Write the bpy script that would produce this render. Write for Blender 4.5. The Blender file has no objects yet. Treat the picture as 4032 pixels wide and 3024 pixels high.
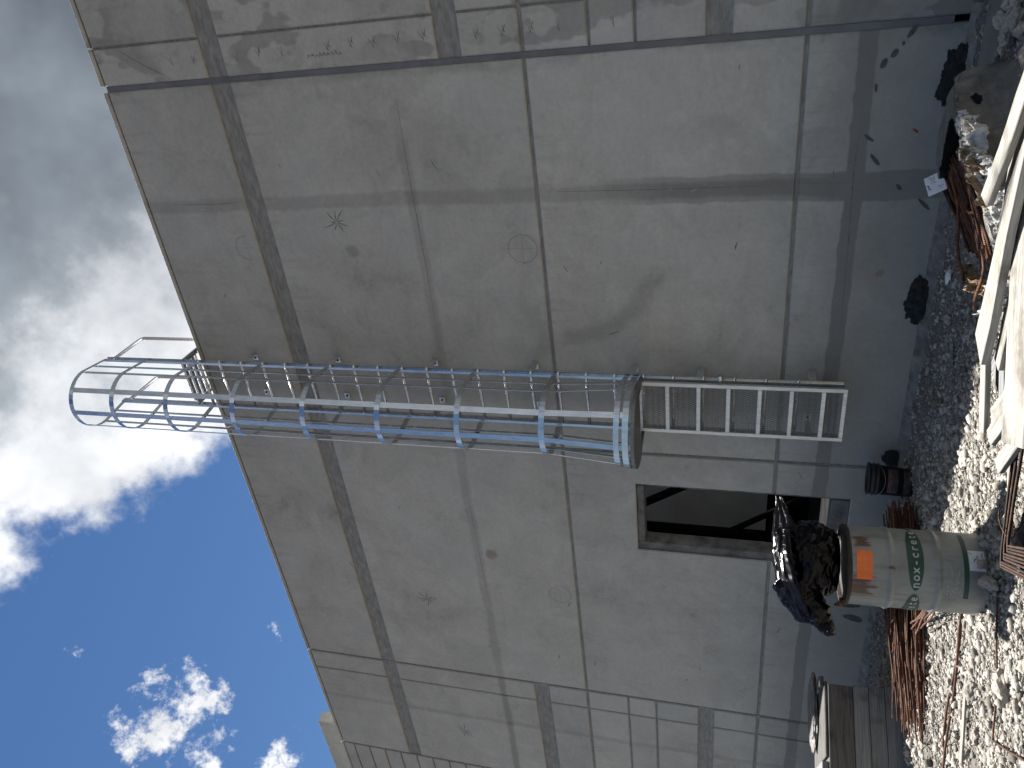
import bpy, bmesh, math, random
import numpy as np
from mathutils import Vector, Matrix, Euler, noise as mn

random.seed(7)
rng = np.random.default_rng(7)
scene = bpy.context.scene
C = scene.collection
R = math.radians

# ------------------------------------------------------------------ camera
YAW, PITCH, ROLL = R(32.05), R(16.15), R(2.205)
fwd = Vector((-math.sin(YAW)*math.cos(PITCH), math.cos(YAW)*math.cos(PITCH), math.sin(PITCH)))
rt = Vector((math.cos(YAW), math.sin(YAW), 0)); up = rt.cross(fwd)
rt, up = (math.cos(ROLL)*rt + math.sin(ROLL)*up), (-math.sin(ROLL)*rt + math.cos(ROLL)*up)
cam_data = bpy.data.cameras.new('camera')
cam = bpy.data.objects.new('camera', cam_data); C.objects.link(cam)
ax, ay, az = -up, rt, -fwd                       # the phone was held upright: the picture lies on its side
m3 = Matrix(((ax.x, ay.x, az.x), (ax.y, ay.y, az.y), (ax.z, ay.z, az.z)))
cam.matrix_world = Matrix.Translation((0, -7.3, 1.72)) @ m3.to_4x4()
cam_data.sensor_width = 36.0; cam_data.lens = 36.0*3064.5/4032
cam_data.clip_start = 0.05; cam_data.clip_end = 3000
scene.camera = cam

# ------------------------------------------------------------------ sun and sky
SUN = Vector((-0.36, 0.200, 1.0)).normalized()
elev = math.asin(SUN.z); azim = math.atan2(SUN.x, SUN.y)
sd = bpy.data.lights.new('sun', 'SUN'); sd.energy = 5.0; sd.angle = R(0.53); sd.color = (1.0, 0.965, 0.91)
sun = bpy.data.objects.new('sun', sd); C.objects.link(sun)
sun.rotation_euler = (-SUN).to_track_quat('-Z', 'Y').to_euler()

scene.view_settings.view_transform = 'Standard'; scene.view_settings.look = 'None'
scene.view_settings.exposure = 1.55; scene.view_settings.gamma = 1.0
scene.view_settings.use_curve_mapping = False
cy = scene.cycles; cy.max_bounces = 5; cy.diffuse_bounces = 3; cy.glossy_bounces = 3; cy.transmission_bounces = 2; cy.caustics_reflective = False; cy.caustics_refractive = False

world = bpy.data.worlds.new('World'); scene.world = world; world.use_nodes = True

class NT:
    """small helper for building node trees"""
    def __init__(s, tree): s.t = tree; s.n = tree.nodes; s.l = tree.links
    def node(s, kind, **kw):
        n = s.n.new(kind)
        for k, v in kw.items(): setattr(n, k, v)
        return n
    def put(s, sock, v):
        if isinstance(v, bpy.types.NodeSocket): s.l.new(v, sock)
        elif v is not None: sock.default_value = v
    def math(s, op, a, b=None, c=None, clamp=False):
        n = s.node('ShaderNodeMath', operation=op, use_clamp=clamp)
        s.put(n.inputs[0], a); s.put(n.inputs[1], b)
        if c is not None: s.put(n.inputs[2], c)
        return n.outputs[0]
    def vdot(s, a, b):
        n = s.node('ShaderNodeVectorMath', operation='DOT_PRODUCT'); s.put(n.inputs[0], a); s.put(n.inputs[1], b); return n.outputs['Value']
    def noise(s, vec, scale, detail=4, rough=0.5, dist=0.0, out=0):
        n = s.node('ShaderNodeTexNoise'); s.put(n.inputs['Vector'], vec)
        n.inputs['Scale'].default_value = scale; n.inputs['Detail'].default_value = detail
        n.inputs['Roughness'].default_value = rough; n.inputs['Distortion'].default_value = dist
        return n.outputs[out]
    def vor(s, vec, scale, feature='F1', out='Distance', rnd=1.0):
        n = s.node('ShaderNodeTexVoronoi', feature=feature); s.put(n.inputs['Vector'], vec)
        n.inputs['Scale'].default_value = scale; n.inputs['Randomness'].default_value = rnd
        return n.outputs[out]
    def sstep(s, v, lo, hi, a=0.0, b=1.0):
        n = s.node('ShaderNodeMapRange', interpolation_type='SMOOTHSTEP'); s.put(n.inputs['Value'], v)
        n.inputs['From Min'].default_value = lo; n.inputs['From Max'].default_value = hi
        n.inputs['To Min'].default_value = a; n.inputs['To Max'].default_value = b
        return n.outputs[0]
    def lin(s, v, lo, hi, a=0.0, b=1.0):
        n = s.node('ShaderNodeMapRange'); s.put(n.inputs['Value'], v)
        n.inputs['From Min'].default_value = lo; n.inputs['From Max'].default_value = hi
        n.inputs['To Min'].default_value = a; n.inputs['To Max'].default_value = b
        return n.outputs[0]
    def mix(s, f, a, b, blend='MIX'):
        n = s.node('ShaderNodeMix', data_type='RGBA', blend_type=blend)
        s.put(n.inputs[0], f)
        for sock, v in ((n.inputs[6], a), (n.inputs[7], b)):
            if isinstance(v, (tuple, list)) and len(v) == 3: v = (*v, 1)
            s.put(sock, v)
        return n.outputs[2]
    def ramp(s, f, stops):
        n = s.node('ShaderNodeValToRGB'); s.put(n.inputs[0], f); e = n.color_ramp.elements
        while len(e) < len(stops): e.new(0.5)
        for i, (p, c) in enumerate(stops):
            e[i].position = p; e[i].color = (*c, 1) if len(c) == 3 else c
        return n.outputs[0]
    def scale(s, vec, sc, loc=(0, 0, 0), rot=(0, 0, 0)):
        n = s.node('ShaderNodeMapping'); s.put(n.inputs[0], vec)
        n.inputs['Scale'].default_value = sc; n.inputs['Location'].default_value = loc; n.inputs['Rotation'].default_value = rot
        return n.outputs[0]
    def xyz(s, vec):
        n = s.node('ShaderNodeSeparateXYZ'); s.put(n.inputs[0], vec); return n.outputs

def build_world():
    w = NT(world.node_tree); w.n.clear()
    sky = w.node('ShaderNodeTexSky', sky_type='NISHITA')
    sky.sun_disc = False; sky.sun_elevation = elev; sky.sun_rotation = azim
    sky.air_density = 1.0; sky.dust_density = 0.0; sky.ozone_density = 2.0; sky.altitude = 50
    hsv = w.node('ShaderNodeHueSaturation'); hsv.inputs['Saturation'].default_value = 1.17; hsv.inputs['Hue'].default_value = 0.504; hsv.inputs['Value'].default_value = 0.66
    w.put(hsv.inputs['Color'], sky.outputs[0])
    bg1 = w.node('ShaderNodeBackground'); w.put(bg1.inputs[0], hsv.outputs[0]); bg1.inputs[1].default_value = 0.050
    d = w.node('ShaderNodeTexCoord').outputs['Generated']
    # a cloud front: thick on one side of a great circle, fair weather on the other
    side = w.vdot(d, (0.818, 0.081, 0.571))
    n1 = w.noise(d, 3.1, 5, 0.60, 0.0)
    n2 = w.noise(d, 11.0, 5, 0.62, 0.0)
    fine = w.noise(d, 5.2, 4, 0.6, 0.0)
    rag = w.math('ADD', w.math('MULTIPLY', w.math('SUBTRACT', n1, 0.5), 0.75), w.math('MULTIPLY', w.math('SUBTRACT', n2, 0.5), 0.50))
    ahead = w.math('MINIMUM', w.math('MULTIPLY', w.math('SUBTRACT', w.xyz(d)[1], 0.15), 2.0), 0.0)     # the bank lies beyond the building
    front = w.math('ADD', w.math('ADD', w.math('MULTIPLY', side, 2.2), ahead), rag)
    # scattered fair weather cumulus
    puffs = None
    for v, k in (((-0.708, 0.405, 0.579), 0.9990), ((-0.735, 0.380, 0.561), 0.9991), ((-0.775, 0.424, 0.468), 0.9995), ((-0.60, -0.35, 0.72), 0.985), ((-0.25, -0.80, 0.55), 0.975), ((-0.8, -0.5, 0.33), 0.985)):
        g = w.lin(w.vdot(d, v), k - (1-k)*2.2, 1.0, -0.50, 0.10)
        puffs = g if puffs is None else w.math('MAXIMUM', puffs, g)
    puffs = w.math('ADD', puffs, w.math('ADD', w.math('MULTIPLY', w.math('SUBTRACT', fine, 0.5), 0.5), w.math('MULTIPLY', w.math('SUBTRACT', w.noise(d, 26.0, 5, 0.66, 0.0), 0.5), 2.2)))
    cover = w.math('MAXIMUM', w.sstep(front, -0.03, 0.12), w.sstep(puffs, -0.10, 0.30))
    thick = w.sstep(w.math('ADD', front, w.math('MULTIPLY', w.math('SUBTRACT', fine, 0.5), 0.8)), 0.12, 0.75)
    lit = w.ramp(thick, [(0.0, (0.97, 0.98, 1.0)), (0.3, (0.70, 0.725, 0.76)), (0.62, (0.36, 0.395, 0.44)), (1.0, (0.22, 0.255, 0.295))])
    lit = w.mix(1.0, lit, w.ramp(fine, [(0.30, (0.58, 0.60, 0.63)), (0.68, (1.34, 1.33, 1.31))]), 'MULTIPLY')
    bg2 = w.node('ShaderNodeBackground'); w.put(bg2.inputs[0], lit); bg2.inputs[1].default_value = 0.37
    mx = w.node('ShaderNodeMixShader'); w.put(mx.inputs[0], cover)
    w.l.new(bg1.outputs[0], mx.inputs[1]); w.l.new(bg2.outputs[0], mx.inputs[2])
    out = w.node('ShaderNodeOutputWorld'); w.l.new(mx.outputs[0], out.inputs[0])
build_world()

# ------------------------------------------------------------------ mesh helpers
def link(name, me, mat=None, parent=None, smooth=False):
    if mat is not None and not me.materials: me.materials.append(mat)
    if smooth: me.polygons.foreach_set('use_smooth', [True]*len(me.polygons))
    o = bpy.data.objects.new(name, me); C.objects.link(o)
    if parent is not None: o.parent = parent
    return o
def from_bm(name, bm, mat, parent=None, smooth=False):
    bmesh.ops.recalc_face_normals(bm, faces=bm.faces[:])
    me = bpy.data.meshes.new(name); bm.to_mesh(me); bm.free()
    return link(name, me, mat, parent, smooth)
def empty(name, loc=(0, 0, 0), rot=(0, 0, 0)):
    o = bpy.data.objects.new(name, None); o.empty_display_size = 0.1; C.objects.link(o)
    o.location = loc; o.rotation_euler = rot; return o
def tag(o, label, cat, group=None):
    o['label'] = label; o['category'] = cat
    if group: o['group'] = group
    return o
def add_box(bm, lo, hi, mat=None):
    r = bmesh.ops.create_cube(bm, size=1.0)
    c = [(lo[i]+hi[i])/2 for i in range(3)]; s = [abs(hi[i]-lo[i]) for i in range(3)]
    for v in r['verts']:
        v.co = Vector((v.co.x*s[0]+c[0], v.co.y*s[1]+c[1], v.co.z*s[2]+c[2]))
        if mat is not None: v.co = mat @ v.co
    return r['verts']
def box_bm(lo, hi, bev=0.0, mat=None):
    bm = bmesh.new(); add_box(bm, lo, hi, mat)
    if bev: bmesh.ops.bevel(bm, geom=bm.edges[:], offset=bev, segments=1, affect='EDGES', profile=0.5)
    return bm
def add_tube(bm, pts, rad, n=8, closed=False, caps=True, flat=None):
    """a round tube along pts, or a flat bar when flat = (width along 'side', thickness)"""
    pts = [Vector(p) for p in pts]; rings = []
    m = len(pts); prev = None
    for i, p in enumerate(pts):
        if closed: t = pts[(i+1) % m] - pts[i-1]
        else: t = pts[min(i+1, m-1)] - pts[max(i-1, 0)]
        t.normalize()
        if prev is None:
            a = Vector((0, 0, 1)) if abs(t.z) < 0.9 else Vector((1, 0, 0))
            x = t.cross(a).normalized()
        else:
            x = (prev - t*prev.dot(t)).normalized()
        prev = x; y = t.cross(x)
        rr = rad[i] if isinstance(rad, (list, tuple)) else rad
        rings.append([bm.verts.new(p + (x*math.cos(2*math.pi*k/n) + y*math.sin(2*math.pi*k/n))*rr) for k in range(n)])
    for i in range(m if closed else m-1):
        a, b = rings[i], rings[(i+1) % m]
        for k in range(n): bm.faces.new((a[k], a[(k+1) % n], b[(k+1) % n], b[k]))
    if caps and not closed:
        bm.faces.new(rings[0][::-1]); bm.faces.new(rings[-1])
    return rings
def add_ribbon(bm, pts, dirs_w, w, dirs_t, th):
    """flat bar: at each point a rectangle w along dirs_w and th along dirs_t"""
    rings = []
    for p, a, b in zip(pts, dirs_w, dirs_t):
        p = Vector(p); a = Vector(a).normalized()*w/2; b = Vector(b).normalized()*th/2
        rings.append([bm.verts.new(p+a+b), bm.verts.new(p-a+b), bm.verts.new(p-a-b), bm.verts.new(p+a-b)])
    for i in range(len(rings)-1):
        for k in range(4): bm.faces.new((rings[i][k], rings[i][(k+1) % 4], rings[i+1][(k+1) % 4], rings[i+1][k]))
    bm.faces.new(rings[0][::-1]); bm.faces.new(rings[-1])
def lathe_bm(prof, n=48, cap_top=False, cap_bot=False):
    bm = bmesh.new(); rings = []
    for r_, z in prof: rings.append([bm.verts.new((r_*math.cos(2*math.pi*k/n), r_*math.sin(2*math.pi*k/n), z)) for k in range(n)])
    for a, b in zip(rings[:-1], rings[1:]):
        for k in range(n): bm.faces.new((a[k], a[(k+1) % n], b[(k+1) % n], b[k]))
    if cap_bot: bm.faces.new(rings[0][::-1])
    if cap_top: bm.faces.new(rings[-1])
    return bm
def grid_slab(xs, zs, skip, y0, y1, bev=0.0):
    """slab over the cells of an x/z grid, cells in skip left out; front at y0, back at y1"""
    bm = bmesh.new(); F = {}; B = {}
    def v(d, i, j, y):
        if (i, j) not in d: d[(i, j)] = bm.verts.new((xs[i], y, zs[j]))
        return d[(i, j)]
    cells = {(i, j) for i in range(len(xs)-1) for j in range(len(zs)-1)} - set(skip)
    for i, j in cells:
        bm.faces.new([v(F, a, b, y0) for a, b in ((i, j), (i+1, j), (i+1, j+1), (i, j+1))])
        bm.faces.new([v(B, a, b, y1) for a, b in ((i, j), (i, j+1), (i+1, j+1), (i+1, j))])
        for di, dj, e in ((-1, 0, ((i, j), (i, j+1))), (1, 0, ((i+1, j+1), (i+1, j))), (0, -1, ((i+1, j), (i, j))), (0, 1, ((i, j+1), (i+1, j+1)))):
            if (i+di, j+dj) not in cells:
                bm.faces.new([v(F, *e[0], y0), v(F, *e[1], y0), v(B, *e[1], y1), v(B, *e[0], y1)])
    bmesh.ops.recalc_face_normals(bm, faces=bm.faces[:])
    if bev:
        ed = [e for e in bm.edges if all(abs(q.co.y-y0) < 1e-6 for q in e.verts) and len({tuple(round(c) for c in f.normal) for f in e.link_faces}) > 1]
        bmesh.ops.bevel(bm, geom=ed, offset=bev, segments=1, affect='EDGES')
    return bm
def fbm(x, y, z=0.0, o=4): return mn.fractal(Vector((x, y, z)), 1.0, 2.0, o)

# ------------------------------------------------------------------ materials
def mat(name):
    m = bpy.data.materials.new(name); m.use_nodes = True
    t = NT(m.node_tree); b = m.node_tree.nodes['Principled BSDF']
    pos = t.node('ShaderNodeNewGeometry').outputs['Position']
    obj = t.node('ShaderNodeTexCoord').outputs['Object']
    return m, t, b, pos, obj
def bump(t, b, h, strength=0.3, dist=0.01):
    n = t.node('ShaderNodeBump'); n.inputs['Strength'].default_value = strength; n.inputs['Distance'].default_value = dist
    t.put(n.inputs['Height'], h); t.l.new(n.outputs[0], b.inputs['Normal'])

def concrete_wall_mat():
    m, t, b, P, O = mat('tilt_up_concrete')
    x, y, z = t.xyz(P)
    wob = t.math('SUBTRACT', t.noise(P, 1.1, 3, 0.6), 0.5)
    wobf = t.math('SUBTRACT', t.noise(P, 6.0, 3, 0.6), 0.5)
    big = t.noise(P, 0.55, 4, 0.6, 0.6)
    mid = t.noise(P, 2.1, 5, 0.66, 0.8)
    fine = t.noise(P, 19.0, 4, 0.75)
    smear = t.noise(t.scale(P, (0.9, 1, 2.6), rot=(0, R(25), 0)), 2.4, 4, 0.62, 0.9)
    f = t.math('ADD', t.math('ADD', t.math('MULTIPLY', big, 0.32), t.math('MULTIPLY', mid, 0.34)), t.math('ADD', t.math('MULTIPLY', fine, 0.24), t.math('MULTIPLY', smear, 0.16)))
    col = t.ramp(f, [(0.36, (0.235, 0.228, 0.210)), (0.46, (0.345, 0.336, 0.312)), (0.54, (0.402, 0.392, 0.365)), (0.66, (0.50, 0.488, 0.456))])
    tone = t.ramp(t.node('ShaderNodeObjectInfo').outputs['Random'], [(0.0, (0.92, 0.925, 0.93)), (1.0, (1.05, 1.045, 1.03))])
    col = t.mix(1.0, col, tone, 'MULTIPLY')
    # brown and bluish casts
    col = t.mix(t.sstep(smear, 0.50, 0.70, 0, 0.30), col, (0.30, 0.272, 0.238))
    col = t.mix(t.sstep(big, 0.52, 0.68, 0, 0.30), col, (0.32, 0.333, 0.342))
    dark = None
    def strip(v, c, w, amp=0.06, s=0.55, soft=0.03):
        q = t.math('ABSOLUTE', t.math('ADD', t.math('SUBTRACT', v, c), t.math('ADD', t.math('MULTIPLY', wob, amp), t.math('MULTIPLY', wobf, amp*0.5))))
        return t.sstep(q, w, w-soft, 0, s)
    def rng_mask(v, lo, hi, soft=0.05):
        return t.math('MULTIPLY', t.sstep(v, lo, lo+soft), t.sstep(v, hi, hi-soft))
    main = rng_mask(x, -9.9, -1.05, 0.02)
    left = t.sstep(x, -9.88, -9.92)
    masks = [
        t.math('MULTIPLY', strip(x, -2.36, 0.10, 0.10, 0.26, 0.05), main),
        t.math('MULTIPLY', t.math('MULTIPLY', strip(x, -2.36, 0.14, 0.12, 0.42), main), t.sstep(z, 3.4, 2.2)),
        t.math('MULTIPLY', strip(z, 5.02, 0.085, 0.09, 0.24, 0.05), t.sstep(x, -1.6, -1.9)),
        t.math('MULTIPLY', strip(z, 0.80, 0.085, 0.09, 0.62, 0.035), t.sstep(x, -1.0, -1.08)),
        t.math('MULTIPLY', strip(x, -10.96, 0.07, 0.10, 0.22, 0.05), left),
        t.math('MULTIPLY', strip(z, 5.02, 0.07, 0.10, 0.2, 0.05), left),
        t.sstep(t.math('ADD', z, t.math('MULTIPLY', wob, 0.9)), 1.55, 0.55, 0, 0.46),  # damp wall foot, with contact shade painted in as well
        # damp run beneath the sealed joint
        t.math('MULTIPLY', t.math('MULTIPLY', t.sstep(t.math('ADD', x, t.math('MULTIPLY', wob, 0.22)), -1.20, -1.10, 0, 0.34), t.sstep(x, -1.05, -1.08)), t.sstep(mid, 0.42, 0.56)),
        # stain patches on the strip right of the joint
        t.math('MULTIPLY', t.math('MULTIPLY', t.sstep(t.noise(t.scale(P, (1.6, 1, 1), (2, 0, 0.6)), 1.5, 3, 0.5), 0.50, 0.535, 0, 0.38), t.sstep(x, -1.06, -1.04)), t.sstep(big, 0.38, 0.5)),
    ]
    drip = t.noise(t.scale(P, (5.5, 1, 0.35)), 2.2, 3, 0.6)
    for zt, ln in ((8.33, 0.9), (6.79, 0.55), (3.675, 0.5), (1.255, 0.35)):
        masks.append(t.math('MULTIPLY', t.math('MULTIPLY', t.lin(z, zt-ln, zt, 0.0, 0.17), t.sstep(z, zt+0.02, zt-0.02)), t.sstep(drip, 0.52, 0.66)))
    # the curved trowel smear right of the ladder
    cx = t.math('SUBTRACT', x, -2.75); cz = t.math('SUBTRACT', z, 3.65)
    rad = t.math('SQRT', t.math('ADD', t.math('MULTIPLY', cx, cx), t.math('MULTIPLY', t.math('MULTIPLY', cz, cz), 1.0)))
    arc = t.sstep(t.math('ABSOLUTE', t.math('ADD', t.math('SUBTRACT', rad, 1.22), t.math('MULTIPLY', wob, 0.25))), 0.15, 0.02, 0, 0.30)
    masks.append(t.math('MULTIPLY', t.math('MULTIPLY', arc, t.sstep(x, -3.05, -3.35)), t.math('MULTIPLY', t.sstep(z, 3.62, 3.5), t.sstep(z, 2.25, 2.5))))
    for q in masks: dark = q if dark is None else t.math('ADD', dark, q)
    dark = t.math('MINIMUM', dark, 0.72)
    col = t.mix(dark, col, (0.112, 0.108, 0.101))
    # round insert patch and rust bloom
    for (px, pz, r0, c, s) in ((-2.926, 5.847, 0.10, (0.16, 0.16, 0.155), 0.5), (-7.30, 4.83, 0.11, (0.17, 0.11, 0.07), 0.55), (-3.2, 0.49, 0.05, (0.22, 0.11, 0.05), 0.5)):
        dx = t.math('SUBTRACT', x, px); dz = t.math('SUBTRACT', z, pz)
        q = t.math('ADD', t.math('SQRT', t.math('ADD', t.math('MULTIPLY', dx, dx), t.math('MULTIPLY', dz, dz))), t.math('MULTIPLY', wobf, 0.10))
        col = t.mix(t.sstep(q, r0, r0*0.45, 0, s), col, c)
    # fine pores and pale scuffs
    pores = t.sstep(t.vor(P, 34.0), 0.10, 0.05)
    pores = t.math('MULTIPLY', pores, t.sstep(mid, 0.50, 0.60))
    col = t.mix(t.math('MULTIPLY', pores, 0.6), col, (0.12, 0.12, 0.115))
    sc = t.noise(t.scale(P, (9, 9, 2.2), rot=(0, R(35), 0)), 2.0, 4, 0.7, 1.2)
    col = t.mix(t.math('MULTIPLY', t.sstep(sc, 0.64, 0.70, 0, 0.4), t.sstep(big, 0.46, 0.58)), col, (0.50, 0.49, 0.475))
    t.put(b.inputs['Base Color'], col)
    t.put(b.inputs['Roughness'], t.lin(mid, 0.3, 0.7, 0.62, 0.86)); b.inputs['Specular IOR Level'].default_value = 0.35
    h = t.math('ADD', t.math('MULTIPLY', fine, 0.5), t.math('ADD', t.math('MULTIPLY', mid, 0.9), t.math('MULTIPLY', pores, -0.4)))
    bump(t, b, h, 0.18, 0.01)
    return m
M_WALL = concrete_wall_mat()

def simple(name, c1, c2, scale=8.0, rough=(0.6, 0.85), metal=0.0, bs=0.25, bd=0.006, spec=0.4, stretch=(1, 1, 1), coords='obj', lo=0.35, hi=0.65):
    m, t, b, P, O = mat(name); v = t.scale(O if coords == 'obj' else P, stretch)
    n = t.noise(v, scale, 6, 0.6, 0.3)
    t.put(b.inputs['Base Color'], t.ramp(n, [(lo, c1), (hi, c2)]))
    t.put(b.inputs['Roughness'], t.lin(n, 0.3, 0.7, rough[0], rough[1])); b.inputs['Metallic'].default_value = metal
    b.inputs['Specular IOR Level'].default_value = spec
    if bs: bump(t, b, t.noise(v, scale*4, 5, 0.65), bs, bd)
    return m
M_REVEAL = simple('rough_reveal_concrete', (0.19, 0.187, 0.178), (0.31, 0.305, 0.29), 7.0, (0.75, 0.95), bs=0.7, bd=0.02, stretch=(1, 1, 3.5), coords='pos')
M_SEAL = simple('joint_sealant', (0.105, 0.108, 0.115), (0.155, 0.158, 0.166), 3.0, (0.5, 0.7), bs=0.2, coords='pos')
M_INNER = simple('interior_concrete', (0.40, 0.40, 0.395), (0.54, 0.54, 0.532), 1.2, (0.7, 0.9), bs=0.2, coords='pos')
M_DARKROOM = simple('unlit_room', (0.012, 0.012, 0.013), (0.025, 0.025, 0.027), 2.0, (0.9, 0.98), coords='pos', spec=0.03, bs=0)  # near-black colour stands in for the darkness inside
M_PENCIL = simple('pencil_mark', (0.14, 0.138, 0.13), (0.27, 0.265, 0.25), 30.0, coords='pos', bs=0, lo=0.45, hi=0.6)
M_CRACK = simple('scuff_mark', (0.06, 0.06, 0.062), (0.20, 0.198, 0.195), 40.0, coords='pos', bs=0)
M_REVEALFRAME = simple('dirty_surround', (0.055, 0.055, 0.053), (0.17, 0.168, 0.16), 6.0, (0.7, 0.9), bs=0.5, coords='pos')
M_GROUT = simple('dark_grout', (0.010, 0.013, 0.013), (0.042, 0.046, 0.044), 26.0, (0.8, 0.95), bs=0.9, bd=0.03, coords='pos')
M_SLURRY = simple('grey_slurry', (0.10, 0.097, 0.091), (0.235, 0.228, 0.217), 9.0, (0.7, 0.9), bs=0.9, bd=0.02, coords='pos')
M_FOOT = simple('footing_concrete', (0.125, 0.123, 0.117), (0.19, 0.187, 0.179), 3.0, (0.6, 0.85), bs=0.2, coords='pos')
M_SMEAR = simple('dark_mortar', (0.06, 0.062, 0.066), (0.10, 0.102, 0.106), 20.0, (0.8, 0.9), bs=0.5, coords='pos')
M_BLACKPIPE = simple('brace_silhouette_black', (0.003, 0.003, 0.0035), (0.006, 0.006, 0.007), 6.0, (0.8, 0.9), spec=0.05)  # colour so black that the braces stay silhouettes even in sun

def alu_mat(name, r0, r1, c0, c1):
    m, t, b, P, O = mat(name)
    n = t.noise(t.scale(P, (6, 6, 1.2)), 6.0, 5, 0.6); n2 = t.noise(P, 3.0, 4, 0.6)
    t.put(b.inputs['Base Color'], t.ramp(n, [(0.3, c0), (0.7, c1)])); b.inputs['Metallic'].default_value = 1.0
    t.put(b.inputs['Roughness'], t.lin(n2, 0.3, 0.7, r0, r1))
    bump(t, b, t.noise(t.scale(P, (40, 40, 3)), 8.0, 3, 0.5), 0.06, 0.002)
    return m
M_ALU = alu_mat('mill_aluminium', 0.20, 0.32, (0.52, 0.53, 0.545), (0.68, 0.69, 0.70))
M_ALUDULL = alu_mat('dull_aluminium', 0.42, 0.60, (0.58, 0.58, 0.57), (0.78, 0.78, 0.765))
M_ALUMESH = alu_mat('mesh_aluminium', 0.45, 0.60, (0.17, 0.17, 0.167), (0.26, 0.26, 0.255))

def rust_mat():
    m, t, b, P, O = mat('rusty_steel')
    n = t.noise(P, 26.0, 6, 0.65, 0.3); n2 = t.noise(P, 4.0, 4, 0.6)
    col = t.ramp(n, [(0.28, (0.022, 0.012, 0.009)), (0.48, (0.085, 0.036, 0.018)), (0.66, (0.19, 0.083, 0.036)), (0.8, (0.27, 0.15, 0.08))])
    inf = t.node('ShaderNodeObjectInfo').outputs['Random']
    col = t.mix(1.0, col, t.ramp(inf, [(0.0, (0.45, 0.42, 0.42)), (1.0, (1.25, 1.15, 1.05))]), 'MULTIPLY')
    t.put(b.inputs['Base Color'], col); b.inputs['Roughness'].default_value = 0.78; b.inputs['Metallic'].default_value = 0.15
    w = t.node('ShaderNodeTexWave', wave_type='BANDS', bands_direction='X'); t.put(w.inputs['Vector'], O); w.inputs['Scale'].default_value = 28
    bump(t, b, t.math('ADD', w.outputs['Fac'], n), 0.5, 0.004)
    return m
M_RUST = rust_mat()
M_RUSTSHADED = M_RUST.copy(); M_RUSTSHADED.name = 'shaded_rusty_steel'  # darker copy of the rust, shadow put into its colour
for _n in M_RUSTSHADED.node_tree.nodes:
    if _n.type == 'VALTORGB' and len(_n.color_ramp.elements) == 4:
        for _e in _n.color_ramp.elements: _e.color = (_e.color[0]*0.42, _e.color[1]*0.42, _e.color[2]*0.42, 1)
M_CORESHADE = simple('dark_core_shade', (0.008, 0.005, 0.004), (0.03, 0.015, 0.009), 30.0, (0.8, 0.9), bs=0.3)  # core colour that paints the shade deep in the rod stack

def wood_mat(name, c0, c1, c2):
    m, t, b, P, O = mat(name)
    inf = t.node('ShaderNodeObjectInfo').outputs['Random']
    cmb = t.node('ShaderNodeCombineXYZ'); t.put(cmb.inputs[0], t.math('MULTIPLY', inf, 13.0)); t.put(cmb.inputs[1], t.math('MULTIPLY', inf, 7.0))
    va = t.node('ShaderNodeVectorMath', operation='ADD'); t.put(va.inputs[0], O); t.put(va.inputs[1], cmb.outputs[0])
    v = va.outputs[0]
    g = t.noise(t.scale(v, (1.2, 26, 26)), 2.2, 6, 0.65, 0.4); st = t.noise(v, 3.2, 5, 0.6)
    col = t.ramp(g, [(0.30, c0), (0.50, c1), (0.70, c2)])
    crk = t.noise(t.scale(v, (1.0, 60, 60)), 1.5, 3, 0.6); col = t.mix(t.sstep(crk, 0.66, 0.72, 0, 0.75), col, (c0[0]*0.35, c0[1]*0.33, c0[2]*0.3))
    col = t.mix(t.sstep(st, 0.50, 0.70, 0, 0.75), col, (c0[0]*0.7, c0[1]*0.68, c0[2]*0.66))
    t.put(b.inputs['Base Color'], col); b.inputs['Roughness'].default_value = 0.85; b.inputs['Specular IOR Level'].default_value = 0.25
    bump(t, b, g, 0.45, 0.006)
    return m
M_WOOD = wood_mat('weathered_wood', (0.13, 0.12, 0.105), (0.27, 0.255, 0.228), (0.38, 0.36, 0.325))
M_WOODGREY = wood_mat('grey_weathered_wood', (0.105, 0.107, 0.109), (0.18, 0.183, 0.186), (0.245, 0.248, 0.25))
M_WOODDARK = wood_mat('dark_wood', (0.045, 0.043, 0.042), (0.095, 0.09, 0.086), (0.15, 0.14, 0.13))

def plastic_black():
    m, t, b, P, O = mat('black_polythene')
    b.inputs['Base Color'].default_value = (0.002, 0.002, 0.003, 1); b.inputs['Specular IOR Level'].default_value = 0.16
    n = t.noise(O, 9.0, 5, 0.55, 0.8); t.put(b.inputs['Roughness'], t.lin(n, 0.3, 0.7, 0.10, 0.22))
    r = t.noise(t.scale(O, (2.0, 5, 9)), 4.0, 6, 0.6, 1.0)
    bump(t, b, t.math('ABSOLUTE', t.math('SUBTRACT', r, 0.5)), 0.08, 0.02)
    return m
M_POLY = plastic_black()
def film_mat():
    m, t, b, P, O = mat('dirty_plastic_film')
    n = t.noise(O, 5.0, 5, 0.6, 0.6); rs = t.noise(P, 2.6, 4, 0.6)
    col = t.ramp(n, [(0.3, (0.13, 0.125, 0.115)), (0.65, (0.27, 0.26, 0.245))])
    col = t.mix(t.sstep(rs, 0.58, 0.70, 0, 0.55), col, (0.20, 0.10, 0.055))
    t.put(b.inputs['Base Color'], col); b.inputs['Roughness'].default_value = 0.38
    tr = t.node('ShaderNodeBsdfTranslucent'); t.put(tr.inputs[0], col)
    mx = t.node('ShaderNodeMixShader'); mx.inputs[0].default_value = 0.28
    out = m.node_tree.nodes['Material Output']; t.l.new(b.outputs[0], mx.inputs[1]); t.l.new(tr.outputs[0], mx.inputs[2]); t.l.new(mx.outputs[0], out.inputs[0])
    r = t.noise(t.scale(O, (3, 3, 7)), 3.0, 6, 0.62, 1.2)
    bump(t, b, t.math('ABSOLUTE', t.math('SUBTRACT', r, 0.5)), 0.7, 0.03)
    return m
M_FILM = film_mat()
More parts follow.
